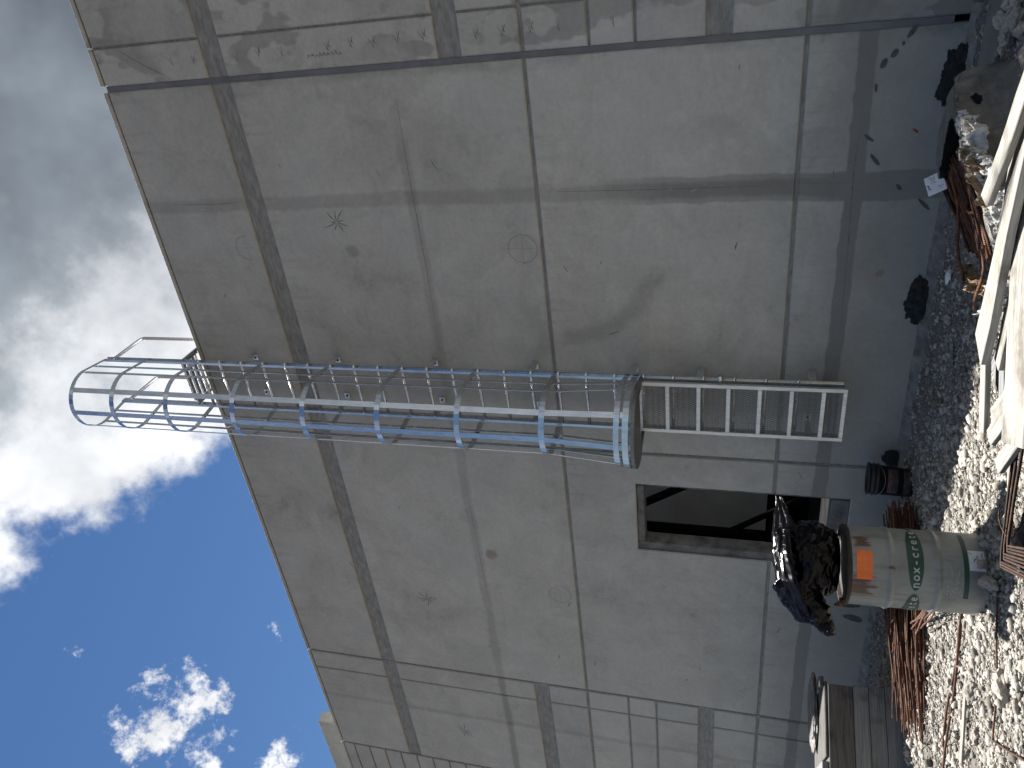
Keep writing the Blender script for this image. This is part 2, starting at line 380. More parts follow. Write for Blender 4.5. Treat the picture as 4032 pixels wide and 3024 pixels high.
M_FILMSUNLIT = M_FILM.copy(); M_FILMSUNLIT.name = 'sunlit_torn_film'  # lighter copy of the film, sunlit glints put into the colour
for _n in M_FILMSUNLIT.node_tree.nodes:
    if _n.type == 'VALTORGB': _n.color_ramp.elements[0].color = (0.45, 0.44, 0.41, 1); _n.color_ramp.elements[1].color = (0.72, 0.71, 0.68, 1)
M_BURLAP = simple('frayed_burlap', (0.16, 0.10, 0.055), (0.36, 0.27, 0.17), 18.0, (0.85, 0.95), bs=0.8, bd=0.02)
M_TAG = simple('white_card', (0.55, 0.55, 0.57), (0.74, 0.74, 0.76), 6.0, (0.5, 0.7), bs=0.05)
M_INK = simple('dark_ink', (0.02, 0.02, 0.024), (0.05, 0.05, 0.055), 20.0, bs=0)

def drum_mat():
    m, t, b, P, O = mat('drum_paint')
    n = t.noise(O, 5.0, 5, 0.6); col = t.ramp(n, [(0.3, (0.152, 0.164, 0.158)), (0.7, (0.226, 0.242, 0.235))])
    x, y, z = t.xyz(O)
    ang = t.math('ARCTAN2', x, t.math('MULTIPLY', y, -1.0))        # 0 at local -Y, positive towards +X
    st = t.noise(t.scale(O, (16, 16, 2.2)), 2.0, 5, 0.65)
    for a0, aw, z0, zw in ((-0.50, 0.30, 0.80, 0.10), (0.62, 0.16, 0.785, 0.055), (0.02, 0.05, 0.60, 0.02)):
        q = t.math('MAXIMUM', t.math('DIVIDE', t.math('ABSOLUTE', t.math('SUBTRACT', ang, a0)), aw), t.math('DIVIDE', t.math('ABSOLUTE', t.math('SUBTRACT', z, z0)), zw))
        q = t.math('ADD', q, t.math('MULTIPLY', t.math('SUBTRACT', st, 0.5), 3.6))
        col = t.mix(t.sstep(q, 1.05, 0.45, 0, 0.92), col, t.ramp(n, [(0.35, (0.05, 0.018, 0.009)), (0.65, (0.115, 0.047, 0.02))]))
    dirt = t.noise(t.scale(O, (14, 14, 1.6)), 1.6, 4, 0.65); col = t.mix(t.sstep(dirt, 0.50, 0.68, 0, 0.45), col, (0.095, 0.085, 0.07))
    low = t.sstep(t.math('ADD', z, t.math('MULTIPLY', t.math('SUBTRACT', n, 0.5), 0.3)), 0.16, 0.0, 0, 0.35)
    col = t.mix(low, col, (0.19, 0.175, 0.15))
    t.put(b.inputs['Base Color'], col); t.put(b.inputs['Roughness'], t.lin(n, 0.3, 0.7, 0.32, 0.5))
    bump(t, b, t.noise(O, 3.5, 3), 0.25, 0.03)
    return m
M_DRUM = drum_mat()
M_RIM = simple('dark_rusty_rim', (0.012, 0.009, 0.008), (0.06, 0.028, 0.016), 14.0, (0.5, 0.7), lo=0.45, hi=0.75)
M_GREEN = simple('green_print', (0.010, 0.040, 0.030), (0.016, 0.058, 0.044), 8.0, (0.35, 0.5), bs=0)
M_WHITEINK = simple('white_print', (0.26, 0.275, 0.26), (0.38, 0.40, 0.38), 30.0, (0.4, 0.6), bs=0)
M_ORANGE = simple('orange_sticker', (0.62, 0.115, 0.022), (0.80, 0.19, 0.05), 9.0, (0.45, 0.6), bs=0.05)
M_PAIL = simple('black_pail_plastic', (0.010, 0.010, 0.011), (0.022, 0.021, 0.022), 6.0, (0.4, 0.6), bs=0.1)
M_PAILLABEL = simple('worn_pail_label', (0.018, 0.013, 0.013), (0.075, 0.055, 0.05), 16.0, (0.6, 0.8), bs=0.2, stretch=(1, 1, 3))
M_PAILRED = simple('faded_red_print', (0.05, 0.018, 0.018), (0.16, 0.09, 0.08), 26.0, bs=0)
M_WIRE = simple('galvanised_wire', (0.18, 0.18, 0.18), (0.32, 0.32, 0.32), 10.0, (0.35, 0.5), metal=0.8, bs=0)

def ground_mat():
    m, t, b, P, O = mat('crushed_limestone_ground')
    n = t.noise(P, 1.3, 6, 0.6); f = t.noise(P, 24.0, 6, 0.7); v = t.vor(P, 30.0)
    col = t.ramp(t.math('ADD', t.math('MULTIPLY', n, 0.5), t.math('MULTIPLY', f, 0.5)), [(0.34, (0.08, 0.074, 0.066)), (0.5, (0.17, 0.161, 0.145)), (0.68, (0.29, 0.28, 0.258))])
    col = t.mix(t.sstep(v, 0.25, 0.55, 0, 0.45), col, (0.11, 0.10, 0.086))
    x, y, z = t.xyz(P)
    soil = t.sstep(t.math('ADD', y, t.math('MULTIPLY', t.math('SUBTRACT', n, 0.5), 3.0)), -6.2, -7.2)      # the stone pad ends; unseen darker earth added to cut bounce light
    col = t.mix(soil, col, t.ramp(f, [(0.3, (0.05, 0.038, 0.026)), (0.7, (0.11, 0.085, 0.06))]))
    t.put(b.inputs['Base Color'], col); b.inputs['Roughness'].default_value = 0.95; b.inputs['Specular IOR Level'].default_value = 0.2
    bump(t, b, t.math('ADD', f, t.math('MULTIPLY', v, -0.8)), 0.9, 0.02)
    return m
M_GROUND = ground_mat()
def stone_mat(name, attr):
    m, t, b, P, O = mat(name)
    n = t.noise(P, 45.0, 5, 0.65)
    col = t.ramp(n, [(0.3, (0.27, 0.26, 0.24)), (0.7, (0.45, 0.436, 0.405))])
    if attr:
        a = t.node('ShaderNodeAttribute', attribute_name='tint'); col = t.mix(1.0, col, a.outputs['Color'], 'MULTIPLY')
    else:
        inf = t.node('ShaderNodeObjectInfo').outputs['Random']
        col = t.mix(1.0, col, t.ramp(inf, [(0, (0.6, 0.58, 0.56)), (1, (1.05, 1.0, 0.95))]), 'MULTIPLY')
    t.put(b.inputs['Base Color'], col); b.inputs['Roughness'].default_value = 0.92; b.inputs['Specular IOR Level'].default_value = 0.2
    bump(t, b, n, 0.6, 0.008)
    return m
M_GRAVEL = stone_mat('limestone_gravel', True); M_STONE = stone_mat('limestone_rock', False)
M_WEED = simple('weed_green', (0.04, 0.08, 0.015), (0.09, 0.14, 0.03), 10.0, bs=0)

# ------------------------------------------------------------------ ground
def axis(lo, hi, step, outer_lo, outer_hi):
    a = list(outer_lo) + list(np.arange(lo, hi + step/2, step)) + list(outer_hi)
    return np.array(a)
GX = axis(-10.4, 0.8, 0.04, (-500, -200, -90, -45, -26, -17, -13, -11.3), (1.4, 2.5, 5, 10, 25, 70, 200, 500))
GY = axis(-5.0, 0.2, 0.04, (-500, -200, -90, -45, -24, -14, -10, -8, -6.5, -5.6), (0.8, 2, 5, 12, 40, 150, 500))
def gz_raw(x, y):
    h = 0.05*fbm(x*0.55, y*0.55, 3.0, 3) + 0.030*fbm(x*2.3, y*2.3, 7.0, 4) + 0.020*fbm(x*8, y*8, 1.0, 4)
    near = max(0.0, 1.0 + y/0.55) if y < 0 else 1.0
    h += 0.045*near*(0.7 + 0.5*fbm(x*1.7, 2.2, 0, 3))                 # soil banked up against the wall
    d2 = (x + 4.3)**2 + (y + 2.71)**2
    h = h*(1-math.exp(-d2/0.3)) + 0.055*math.exp(-d2/0.5)               # the spot trodden flat under the drum
    rub = math.exp(-((x+0.75)/0.75)**2 - ((y+1.35)/0.7)**2)
    h += rub*(0.09 + 0.10*fbm(x*5, y*5, 2.0, 4))                       # rubble at the end of the footing
    if y > 0.1 or y < -7 or x > 3 or x < -14: h = -0.02 if y > 0.1 else 0.3*h
    return h
GZ = np.array([[gz_raw(x, y) for y in GY] for x in GX])
def gz(x, y):
    i = int(np.clip(np.searchsorted(GX, x)-1, 0, len(GX)-2)); j = int(np.clip(np.searchsorted(GY, y)-1, 0, len(GY)-2))
    u = (x-GX[i])/(GX[i+1]-GX[i]); v = (y-GY[j])/(GY[j+1]-GY[j])
    return float((GZ[i, j]*(1-u)+GZ[i+1, j]*u)*(1-v) + (GZ[i, j+1]*(1-u)+GZ[i+1, j+1]*u)*v)
def build_ground():
    nx, ny = len(GX), len(GY)
    xx, yy = np.meshgrid(GX, GY, indexing='ij')
    vs = np.stack([xx, yy, GZ], -1).reshape(-1, 3)
    idx = np.arange(nx*ny).reshape(nx, ny)
    f = np.stack([idx[:-1, :-1], idx[1:, :-1], idx[1:, 1:], idx[:-1, 1:]], -1).reshape(-1, 4)
    me = bpy.data.meshes.new('ground'); me.from_pydata(vs.tolist(), [], f.tolist()); me.update()
    o = link('ground', me, M_GROUND, None, True); o['kind'] = 'structure'; o['label'] = 'pale crushed limestone ground in front of the wall'
build_ground()

# ------------------------------------------------------------------ building: the concrete wall
ZT = 8.37
XJ = -1.063; XM = -5.455; XL = -9.878; XC = -12.325
bld = empty('concrete_building', (0, 0, 0))
tag(bld, 'tall grey concrete wall of tilt-up panels with recessed grooves behind the ladder', 'building')
REC = 0.022; BACK = 0.24
def slab(name, xs, zs, skip, label):
    o = from_bm(name, grid_slab(xs, zs, skip, REC, BACK), M_REVEAL, bld); o['label'] = label; return o
OX0, OX1, OZ0, OZ1 = -6.955, -5.912, 0.47, 2.842      # the rough opening
p_right = slab('tilt_up_panel', [XJ+0.028, 4.0], [-0.35, ZT-0.05], [], 'concrete panel right of the sealed joint')
p_main = slab('tilt_up_panel', [XM+0.004, XJ-0.028], [-0.35, ZT-0.05], [], 'plain concrete panel behind and right of the ladder')
p_open = slab('tilt_up_panel', [XL+0.010, OX0, OX1, XM-0.004], [-0.35, OZ0, OZ1, ZT-0.05], [(1, 1)], 'concrete panel with the doorway')
p_left = slab('tilt_up_panel', [XC+0.010, XL-0.010], [-0.35, ZT-0.05], [], 'grooved concrete panel left of the doorway panel')
p_rib = slab('tilt_up_panel', [-22.0, XC-0.010], [-0.35, ZT-0.05], [], 'far left concrete panel with closely spaced grooves')
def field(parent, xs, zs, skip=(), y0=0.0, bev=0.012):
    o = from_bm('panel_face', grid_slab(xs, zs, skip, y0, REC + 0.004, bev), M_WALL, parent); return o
g = 0.017
ZA0, ZA1, H2, H3 = 6.79, 7.02, 3.692, 1.272
mainz = [(ZA1, ZT-0.062), (H2+g, ZA0), (H3+g, H2-g), (-0.3, H3-g)]
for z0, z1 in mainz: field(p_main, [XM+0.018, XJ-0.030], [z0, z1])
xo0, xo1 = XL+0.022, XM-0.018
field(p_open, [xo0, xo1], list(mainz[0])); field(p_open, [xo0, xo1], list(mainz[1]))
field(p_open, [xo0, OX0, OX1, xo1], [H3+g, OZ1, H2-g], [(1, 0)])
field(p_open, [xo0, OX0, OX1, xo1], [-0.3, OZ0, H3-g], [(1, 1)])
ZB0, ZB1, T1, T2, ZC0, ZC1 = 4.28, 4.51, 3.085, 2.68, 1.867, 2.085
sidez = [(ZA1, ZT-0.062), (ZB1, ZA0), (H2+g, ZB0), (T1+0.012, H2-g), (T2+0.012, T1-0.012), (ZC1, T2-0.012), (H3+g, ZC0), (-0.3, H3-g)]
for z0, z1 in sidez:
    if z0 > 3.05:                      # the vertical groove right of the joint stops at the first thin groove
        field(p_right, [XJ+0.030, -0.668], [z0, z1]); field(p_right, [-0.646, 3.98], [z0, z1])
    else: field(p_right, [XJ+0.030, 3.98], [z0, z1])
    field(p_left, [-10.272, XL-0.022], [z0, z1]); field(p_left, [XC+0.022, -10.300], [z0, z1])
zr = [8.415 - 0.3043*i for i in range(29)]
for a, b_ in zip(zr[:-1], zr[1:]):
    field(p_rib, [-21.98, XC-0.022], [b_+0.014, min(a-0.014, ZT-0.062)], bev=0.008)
# coping strip along the top, one length per panel
for par, x0, x1 in ((p_right, -0.650, 3.98), (p_right, XJ+0.030, -0.664), (p_main, XM+0.018, XJ-0.034), (p_open, xo0, xo1), (p_left, XC+0.022, XL-0.022), (p_rib, -21.98, XC-0.022)):
    from_bm('coping_strip', box_bm((x0, -0.003, ZT-0.049), (x1, BACK-0.002, ZT), 0.006), M_WALL, par)
# sealant in the joints
from_bm('joint_sealant', box_bm((XJ-0.0275, 0.010, 0.20), (XJ+0.0275, 0.05, ZT-0.06)), M_SEAL, bld)
from_bm('joint_sealant', box_bm((XM-0.0038, 0.024, -0.2), (XM+0.0038, 0.05, ZT-0.06)), M_SEAL, bld)
from_bm('joint_sealant', box_bm((XL-0.0095, 0.024, -0.2), (XL+0.0095, 0.05, ZT-0.06)), M_SEAL, bld)
from_bm('joint_backer', box_bm((XJ-0.0275, 0.10, -0.2), (XJ+0.0275, 0.14, 0.198)), M_DARKROOM, bld)
# doorway lining
fr = empty('door_frame'); fr.parent = bld; fr['label'] = 'bare concrete surround of the doorway'
ix0, ix1, iz1 = -6.842, -5.948, 2.752
from_bm('jamb', box_bm((OX0+0.001, 0.03, OZ0), (ix0, BACK-0.01, OZ1-0.001), 0.008), M_REVEALFRAME, fr)
from_bm('jamb', box_bm((ix1, 0.03, OZ0), (OX1-0.001, BACK-0.01, OZ1-0.001), 0.008), M_REVEALFRAME, fr)
from_bm('head', box_bm((ix0+0.002, 0.033, iz1), (ix1-0.002, BACK-0.013, OZ1-0.001), 0.008), M_REVEALFRAME, fr)
from_bm('sill', box_bm((ix0+0.002, 0.02, OZ0+0.001), (ix1-0.002, BACK-0.02, 0.66), 0.008), M_REVEALFRAME, fr)
# inside: a part-roofed bay, a hanging inner panel and painted darkness under it
inner = empty('inner_bay'); inner.parent = bld; inner['label'] = 'concrete bay seen through the doorway'
from_bm('inner_wall', box_bm((-16.0, 4.0, 1.14), (-3.0, 4.2, ZT-0.3)), M_INNER, inner)
from_bm('bay_side', box_bm((-3.0, 0.26, 0.0), (-2.8, 4.2, ZT-0.3)), M_INNER, inner)
from_bm('bay_side', box_bm((-16.2, 0.26, 0.0), (-16.0, 4.2, ZT-0.3)), M_INNER, inner)
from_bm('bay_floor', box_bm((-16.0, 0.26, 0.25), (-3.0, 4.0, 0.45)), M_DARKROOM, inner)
from_bm('sun_blocking_deck', box_bm((-16.0, 0.26, 7.2), (-3.0, 2.15, 7.4)), M_INNER, inner)  # unseen deck added to keep the sun off sill and braces
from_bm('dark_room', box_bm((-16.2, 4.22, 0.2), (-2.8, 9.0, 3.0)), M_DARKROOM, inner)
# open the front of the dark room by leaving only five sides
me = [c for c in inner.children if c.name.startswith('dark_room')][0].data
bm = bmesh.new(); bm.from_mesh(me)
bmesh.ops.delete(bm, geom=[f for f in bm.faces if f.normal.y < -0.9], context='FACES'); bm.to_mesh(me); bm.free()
for a, b_, r_ in (((-7.355, 0.9, 0.45), (-7.365, 0.9, 6.6), 0.075), ((-7.40, 0.96, 1.78), (-6.45, 0.96, 0.50), 0.04), ((-7.55, 0.905, 3.80), (-6.10, 0.905, 1.55), 0.055)):
    bm = bmesh.new(); add_tube(bm, [a, b_], r_, 12); from_bm('brace', bm, M_BLACKPIPE, inner, True)
# marks on the concrete, thin relief on the faces
def ribbon_mark(name, polylines, w, m, parent, y=-0.0012):
    bm = bmesh.new()
    for pl in polylines:
        n = len(pl)
        for i in range(n-1):
            a = Vector((pl[i][0], 0, pl[i][1])); b_ = Vector((pl[i+1][0], 0, pl[i+1][1])); d = (b_-a).normalized()
            s = Vector((-d.z, 0, d.x))*w*0.5*(1 if i < n-2 else 1)
            w0 = 1.0 if i > 0 else 0.5; w1 = 1.0 if i < n-2 else 0.35
            q = [a+s*w0, a-s*w0, b_-s*w1, b_+s*w1]
            bm.faces.new([bm.verts.new((v.x, y, v.z)) for v in q])
    for f in bm.faces:
        f.normal_update()
        if f.normal.y > 0: f.normal_flip()
    me = bpy.data.meshes.new(name); bm.to_mesh(me); bm.free(); return link(name, me, m, parent)
def circ(cx, cz, r_, a0=0.0, a1=2*math.pi, n=26):
    return [(cx + r_*math.cos(a0+(a1-a0)*k/n)*(1+0.03*math.sin(3*k)), cz + r_*math.sin(a0+(a1-a0)*k/n)) for k in range(n+1)]
for par, cx, cz, r_ in ((p_main, -2.87, 7.17, 0.145), (p_main, -2.92, 3.90, 0.155), (p_open, -7.92, 3.93, 0.15)):
    z0 = max(cz-r_, (ZA1 if cz > 7 else H2+g)+0.015)
    pts = [q for q in circ(cx, cz, r_, -0.2 if cz > 7 else 0.0, math.pi+0.2 if cz > 7 else 2*math.pi) if q[1] > z0]
    ribbon_mark('layout_circle', [pts, [(cx-r_*1.15, cz), (cx+r_*1.1, cz+0.005)], [(cx, max(cz-r_, z0)), (cx+0.004, cz+r_*1.35)]], 0.006, M_PENCIL, par)
def star(par, cx, cz, sc=1.0, seed=1):
    rr = random.Random(seed); L = []
    for k in range(9):
        a = 2*math.pi*k/9 + rr.uniform(-0.2, 0.2); l = sc*rr.uniform(0.07, 0.20)
        p0 = (cx+0.012*math.cos(a), cz+0.012*math.sin(a)); p1 = (cx+l*0.5*math.cos(a+0.08), cz+l*0.5*math.sin(a+0.08)); p2 = (cx+l*math.cos(a), cz+l*math.sin(a))
        L.append([p0, p1, p2])
    ribbon_mark('star_mark', L, 0.012, M_CRACK, par)
star(p_main, -2.59, 5.96, 1.0, 3); star(p_open, -8.33, 5.94, 1.0, 5); star(p_left, -11.40, 5.84, 1.1, 8)
rr = random.Random(11)
for z in (7.39, 7.13, 6.62, 6.37, 6.11, 5.61, 5.36, 5.13, 4.88, 4.62, 4.11, 3.86, 3.60, 3.34, 2.86):
    x = -0.85 + rr.uniform(-0.015, 0.015); h = rr.uniform(0.06, 0.10)
    L = [[(x-0.02-rr.uniform(0, .015), z), (x+0.06, z+rr.uniform(-.01, .01))], [(x-0.03, z), (x+0.05, z+rr.uniform(0.02, 0.05))]]
    if rr.random() < 0.5: L.append([(x, z-0.03), (x+0.02, z-0.01), (x+0.07, z-0.03)])
    ribbon_mark('v_mark', L, 0.010, M_CRACK, p_right)
L = []
for k in range(9):                                                    # the illegible scrawl beside the joint
    z = 5.85 - 0.042*k; L.append([(-0.92+rr.uniform(-.02, .02), z), (-0.89+rr.uniform(-.02, .02), z-0.02), (-0.915, z-0.035), (-0.90, z-0.012)])
ribbon_mark('scrawl', L, 0.006, M_CRACK, p_right)
for par, pl, w in ((p_main, [(-2.34, 7.98), (-2.345, 7.3), (-2.33, 7.1)], 0.006), (p_main, [(-2.33, 3.5), (-2.34, 2.4), (-2.335, 1.35)], 0.006), (p_main, [(-2.33, 1.2), (-2.335, 0.5)], 0.007),
        (p_main, [(-1.35, 5.0), (-2.0, 5.015), (-3.2, 5.01), (-4.2, 5.03)], 0.005), (p_open, [(-6.1, 5.02), (-7.7, 5.0), (-8.1, 4.995)], 0.005),
        (p_main, [(-1.9, 0.80), (-2.2, 0.81), (-2.9, 0.79), (-3.8, 0.77)], 0.007), (p_right, [(-0.70, 7.98), (-0.85, 7.75), (-1.01, 7.46)], 0.009), (p_main, [(-3.9, 3.05), (-3.86, 2.95)], 0.02)):
    ribbon_mark('hairline_crack', [pl], w, M_CRACK, par)
rr = random.Random(4)
for k in range(26):
    x = rr.uniform(-9.6, -1.3); z = rr.uniform(0.3, 8.0); a = rr.uniform(-0.6, 0.6); l = rr.uniform(0.03, 0.11)
    if -7.1 < x < -5.8 and z < 3: continue
    par = p_main if x > XM else p_open
    ribbon_mark('scuff', [[(x, z), (x+l*0.5, z+l*0.5*a+rr.uniform(-.01, .01)), (x+l, z+l*a)]], rr.uniform(0.006, 0.016), M_CRACK, par)
def blob_mark(par, cx, cz, rx, rz, ang, seed, m):
    bm = bmesh.new(); n = 14; vs = []
    for k in range(n):
        a = 2*math.pi*k/n; q = 1 + 0.25*mn.noise(Vector((math.cos(a)*1.5, math.sin(a)*1.5, seed)))
        u, v = rx*q*math.cos(a), rz*q*math.sin(a)
        vs.append((cx+u*math.cos(ang)-v*math.sin(ang), -0.004 + 0.0, cz+u*math.sin(ang)+v*math.cos(ang)))
    f = bm.faces.new([bm.verts.new(v) for v in vs]); f.normal_update()
    r2 = bmesh.ops.extrude_face_region(bm, geom=[f])
    for v in r2['geom']:
        if isinstance(v, bmesh.types.BMVert): v.co.y = 0.003
    from_bm('mortar_smear', bm, m, par)
for cx, cz, rx, rz, a in ((-1.125, 0.49, .055, .018, -.6), (-1.21, 0.545, .018, .012, 0), (-1.28, 0.60, .04, .022, -.6), (-1.35, 0.67, .042, .022, -.4), (-1.54, 0.71, .035, .012, .1), (-1.95, 0.72, .05, .014, .9), (-2.14, 0.65, .07, .016, .7), (-2.39, 0.43, .035, .014, .8), (-2.55, 0.21, .075, .014, .8)):
    blob_mark(p_main, cx, cz, rx, rz, a, cx*7, M_SMEAR)
for cx, cz, rx, rz, a in ((-7.53, 0.33, .045, .13, 0.05), (-7.75, 0.26, .05, .11, -0.3)): blob_mark(p_open, cx, cz, rx, rz, a, cx*3, M_SMEAR)
ribbon_mark('red_crayon_mark', [[(-1.89, 0.385), (-1.915, 0.35), (-1.93, 0.345)]], 0.022, simple('red_crayon', (0.22, 0.03, 0.025), (0.30, 0.05, 0.04), 20, bs=0), p_main)
# the wall standing just behind the far left panels, a little taller
tb = from_bm('parapet_wall', grid_slab([-22.0, -12.318], [5.0, 8.985], [], 0.30, 0.51, 0.01), M_WALL)
tag(tb, 'taller concrete parapet rising behind the far left end of the roofline', 'wall')

# ------------------------------------------------------------------ footing, grout and slurry along the wall foot
def wall_foot():
    bm = bmesh.new(); n = 170; rows = []
    for i in range(n+1):
        x = -9.9 + (8.95)*i/n
        w = 0.075 + 0.05*fbm(x*1.3, 0, 4, 3) + 0.02*fbm(x*6, 0, 2, 2); h = 0.085 + 0.012*fbm(x*2.1, 1, 9, 3)
        prof = [(0.004, h+0.012), (-0.02, h+0.012), (-w*0.45, h-0.005+0.012*fbm(x*6, 2, 1)), (-w, h-0.04+0.015*fbm(x*6, 3, 1)), (-w-0.08, -0.06)]
        rows.append([bm.verts.new((x, y + 0.03*fbm(x*7, z*9, 3, 3) if y < -0.03 else y, z)) for y, z in prof])
    for a, b_ in zip(rows[:-1], rows[1:]):
        for k in range(4): bm.faces.new((a[k], b_[k], b_[k+1], a[k+1]))
    o = from_bm('slurry_fillet', bm, M_SLURRY, None, True); tag(o, 'uneven bluish grey slurry smeared along the foot of the wall', 'slurry')
wall_foot()
fo = from_bm('footing', box_bm((-1.62, -0.66, -0.3), (4.0, -0.255, 0.048), 0.012), M_FOOT); tag(fo, 'smooth dark concrete footing ledge at the right end of the wall foot', 'footing')
def grout(cx, cz, rx, rz, seed, label, depth=0.05):
    bm = bmesh.new(); bmesh.ops.create_icosphere(bm, subdivisions=5, radius=1.0)
    for v in bm.verts:
        q = 1 + 0.28*fbm(v.co.x*1.6+seed, v.co.z*1.6, v.co.y*1.6, 3) + 0.16*fbm(v.co.x*5+seed, v.co.z*5, v.co.y*5, 4) + 0.10*fbm(v.co.x*15+seed, v.co.z*15, v.co.y*15, 3)
        v.co = Vector((cx + v.co.x*rx*q, -0.005 + v.co.y*depth*q, cz + v.co.z*rz*q))
    o = from_bm('grout_patch', bm, M_GROUT, None, False); tag(o, label, 'grout'); return o
grout(-1.50, 0.11, 0.23, 0.13, 1.0, 'large dark rough grout patch at the wall foot beside the joint')
grout(-3.47, 0.12, 0.21, 0.125, 5.0, 'rounded dark grout patch at the wall foot midway to the bucket')
grout(-5.30, 0.12, 0.10, 0.10, 9.0, 'small dark grout patch partly behind the black bucket')

# ------------------------------------------------------------------ caged ladder
lad = empty('caged_ladder', (-4.565, -0.28, 0.69))
tag(lad, 'tall aluminium caged ladder bolted to the wall with a mesh security door', 'ladder')
LO = Vector(lad.location)
def lpart(name, bm, m, smooth=False, parent=None):
    bmesh.ops.translate(bm, verts=bm.verts[:], vec=-LO)
    return from_bm(name, bm, m, parent or lad, smooth)
XR, XLD, YL = -4.262, -4.868, -0.285
CX = (XR+XLD)/2; CYC = -0.69; CR = 0.372
ZTOP = 9.47
for sx in (XR, XLD):
    bm = box_bm((sx-0.004, YL-0.036, 0.72), (sx+0.004, YL+0.036, ZTOP+0.10))          # channel web
    o = 1 if sx == XR else -1
    add_box(bm, (sx+o*0.0045, YL-0.036, 0.72), (sx+o*0.026, YL-0.030, ZTOP+0.10)); add_box(bm, (sx+o*0.0045, YL+0.030, 0.72), (sx+o*0.026, YL+0.036, ZTOP+0.10))
    lpart('stringer', bm, M_ALU)
def hollow(bm, a, b_, r0, r1, n=14):
    a = Vector(a); b_ = Vector(b_); d = (b_-a).normalized(); x = d.cross(Vector((0, 0, 1))).normalized(); y = d.cross(x)
    R_ = [[bm.verts.new(p + (x*math.cos(2*math.pi*k/n)+y*math.sin(2*math.pi*k/n))*r_) for k in range(n)] for p, r_ in ((a, r1), (a, r0), (b_, r0), (b_, r1))]
    for i in range(4):
        A, B = R_[i], R_[(i+1) % 4]
        for k in range(n): bm.faces.new((A[k], A[(k+1) % n], B[(k+1) % n], B[k]))
z = 6.63
rung_z = [6.63 + 0.3048*k for k in range(-18, 6)]
for z in rung_z:
    bm = bmesh.new(); hollow(bm, (XLD-0.040, YL, z), (XR+0.040, YL, z), 0.0175, 0.0135)
    lpart('rung', bm, M_ALU, True)
for k, y in enumerate((-0.235, -0.145, -0.055, 0.035)):
    lpart('landing_slat', box_bm((XLD+0.02, y-0.028, 8.425), (XR-0.02, y+0.028, 8.462), 0.006), M_ALU)
for sx in (XR, XLD):                                   # walk-through rails that return to the roof
    pts = [(sx, YL, ZTOP-0.03), (sx, YL+0.02, ZTOP)]
    pts += [(sx, 0.27, ZTOP), (sx, 0.31, ZTOP-0.03), (sx, 0.312, 8.1)]
    bm = bmesh.new(); add_tube(bm, pts, 0.021, 10); lpart('handrail', bm, M_ALU, True)
    bm = box_bm((sx-0.03, -0.26, 8.395), (sx+0.03, 0.30, 8.42)); lpart('roof_arm', bm, M_ALU)
def hoop_path(r_, xo, n=20):
    """U-shaped hoop in plan: from one stringer round the front to the other"""
    pts = [(CX+xo, YL)]
    for k in range(n+1):
        a = -math.pi*k/n
        pts.append((CX + r_*math.cos(a), CYC + r_*math.sin(a)))
    pts.append((CX-xo, YL)); return pts
def hoop(z, r_, w, name='hoop', th=0.006, cy=0.0):
    bm = bmesh.new(); P = hoop_path(r_, 0.318)
    N = []
    for i, p in enumerate(P):
        a = Vector(P[max(i-1, 0)]); b_ = Vector(P[min(i+1, len(P)-1)]); t_ = (b_-a).normalized(); N.append((t_.y, -t_.x, 0))
    add_ribbon(bm, [(x, y, z) for x, y in P], [(0, 0, 1)]*len(P), w, N, th)
    return lpart(name, bm, M_ALU, False)
HZ = (9.55, 8.945, 8.17, 7.26, 6.355, 5.445, 4.53, 3.617)
for z in HZ: hoop(z, CR, 0.060)
RB = CR + 0.085
hoop(2.845, RB-0.012, 0.055); hoop(2.755, RB, 0.06, 'bottom_hoop')
def strap(ang, label=None):
    bm = bmesh.new()
    if abs(ang) <= 90:
        ca, sa = math.sin(R(ang)), -math.cos(R(ang))
        rad = Vector((ca, sa, 0)); tan = Vector((-sa, ca, 0))
        pts = [(CX+rad.x*(CR-0.006), CYC+rad.y*(CR-0.006), z) for z in (9.575, 3.60)] + [(CX+rad.x*(RB-0.018), CYC+rad.y*(RB-0.018), 2.73)]
    else:
        s = 1 if ang > 0 else -1
        rad = Vector((s, 0, 0)); tan = Vector((0, 1, 0))
        pts = [(CX+s*(0.334), -0.50, z) for z in (9.575, 3.60)] + [(CX+s*(0.388), -0.52, 2.73)]
    add_ribbon(bm, pts, [tan]*3, 0.060 if abs(ang) < 60 else 0.036, [rad]*3, 0.006)
    lpart('cage_strap', bm, M_ALU)
for a in (0, 45, -45, 88, -88, 120, -120): strap(a)
# flat rim that closes the gap between the cage and the door
bm = bmesh.new(); A = hoop_path(RB-0.006, 0.33, 24); Bp = hoop_path(0.30, 0.31, 24)
for zz in (2.668, 2.676):
    va = [bm.verts.new((x, y, zz)) for x, y in A]; vb = [bm.verts.new((x, max(y, -0.62), zz)) for x, y in Bp]
    for i in range(len(A)-1): bm.faces.new((va[i], va[i+1], vb[i+1], vb[i]))
lpart('cage_rim', bm, M_ALUMESH)
bm = bmesh.new(); P = hoop_path(RB-0.004, 0.325, 24)
N = [(Vector(P[min(i+1, len(P)-1)])-Vector(P[max(i-1, 0)])).normalized() for i in range(len(P))]
add_ribbon(bm, [(x, y, 2.685) for x, y in P], [(0, 0, 1)]*len(P), 0.035, [(t_.y, -t_.x, 0) for t_ in N], 0.008); lpart('rim_edge', bm, M_ALUMESH)
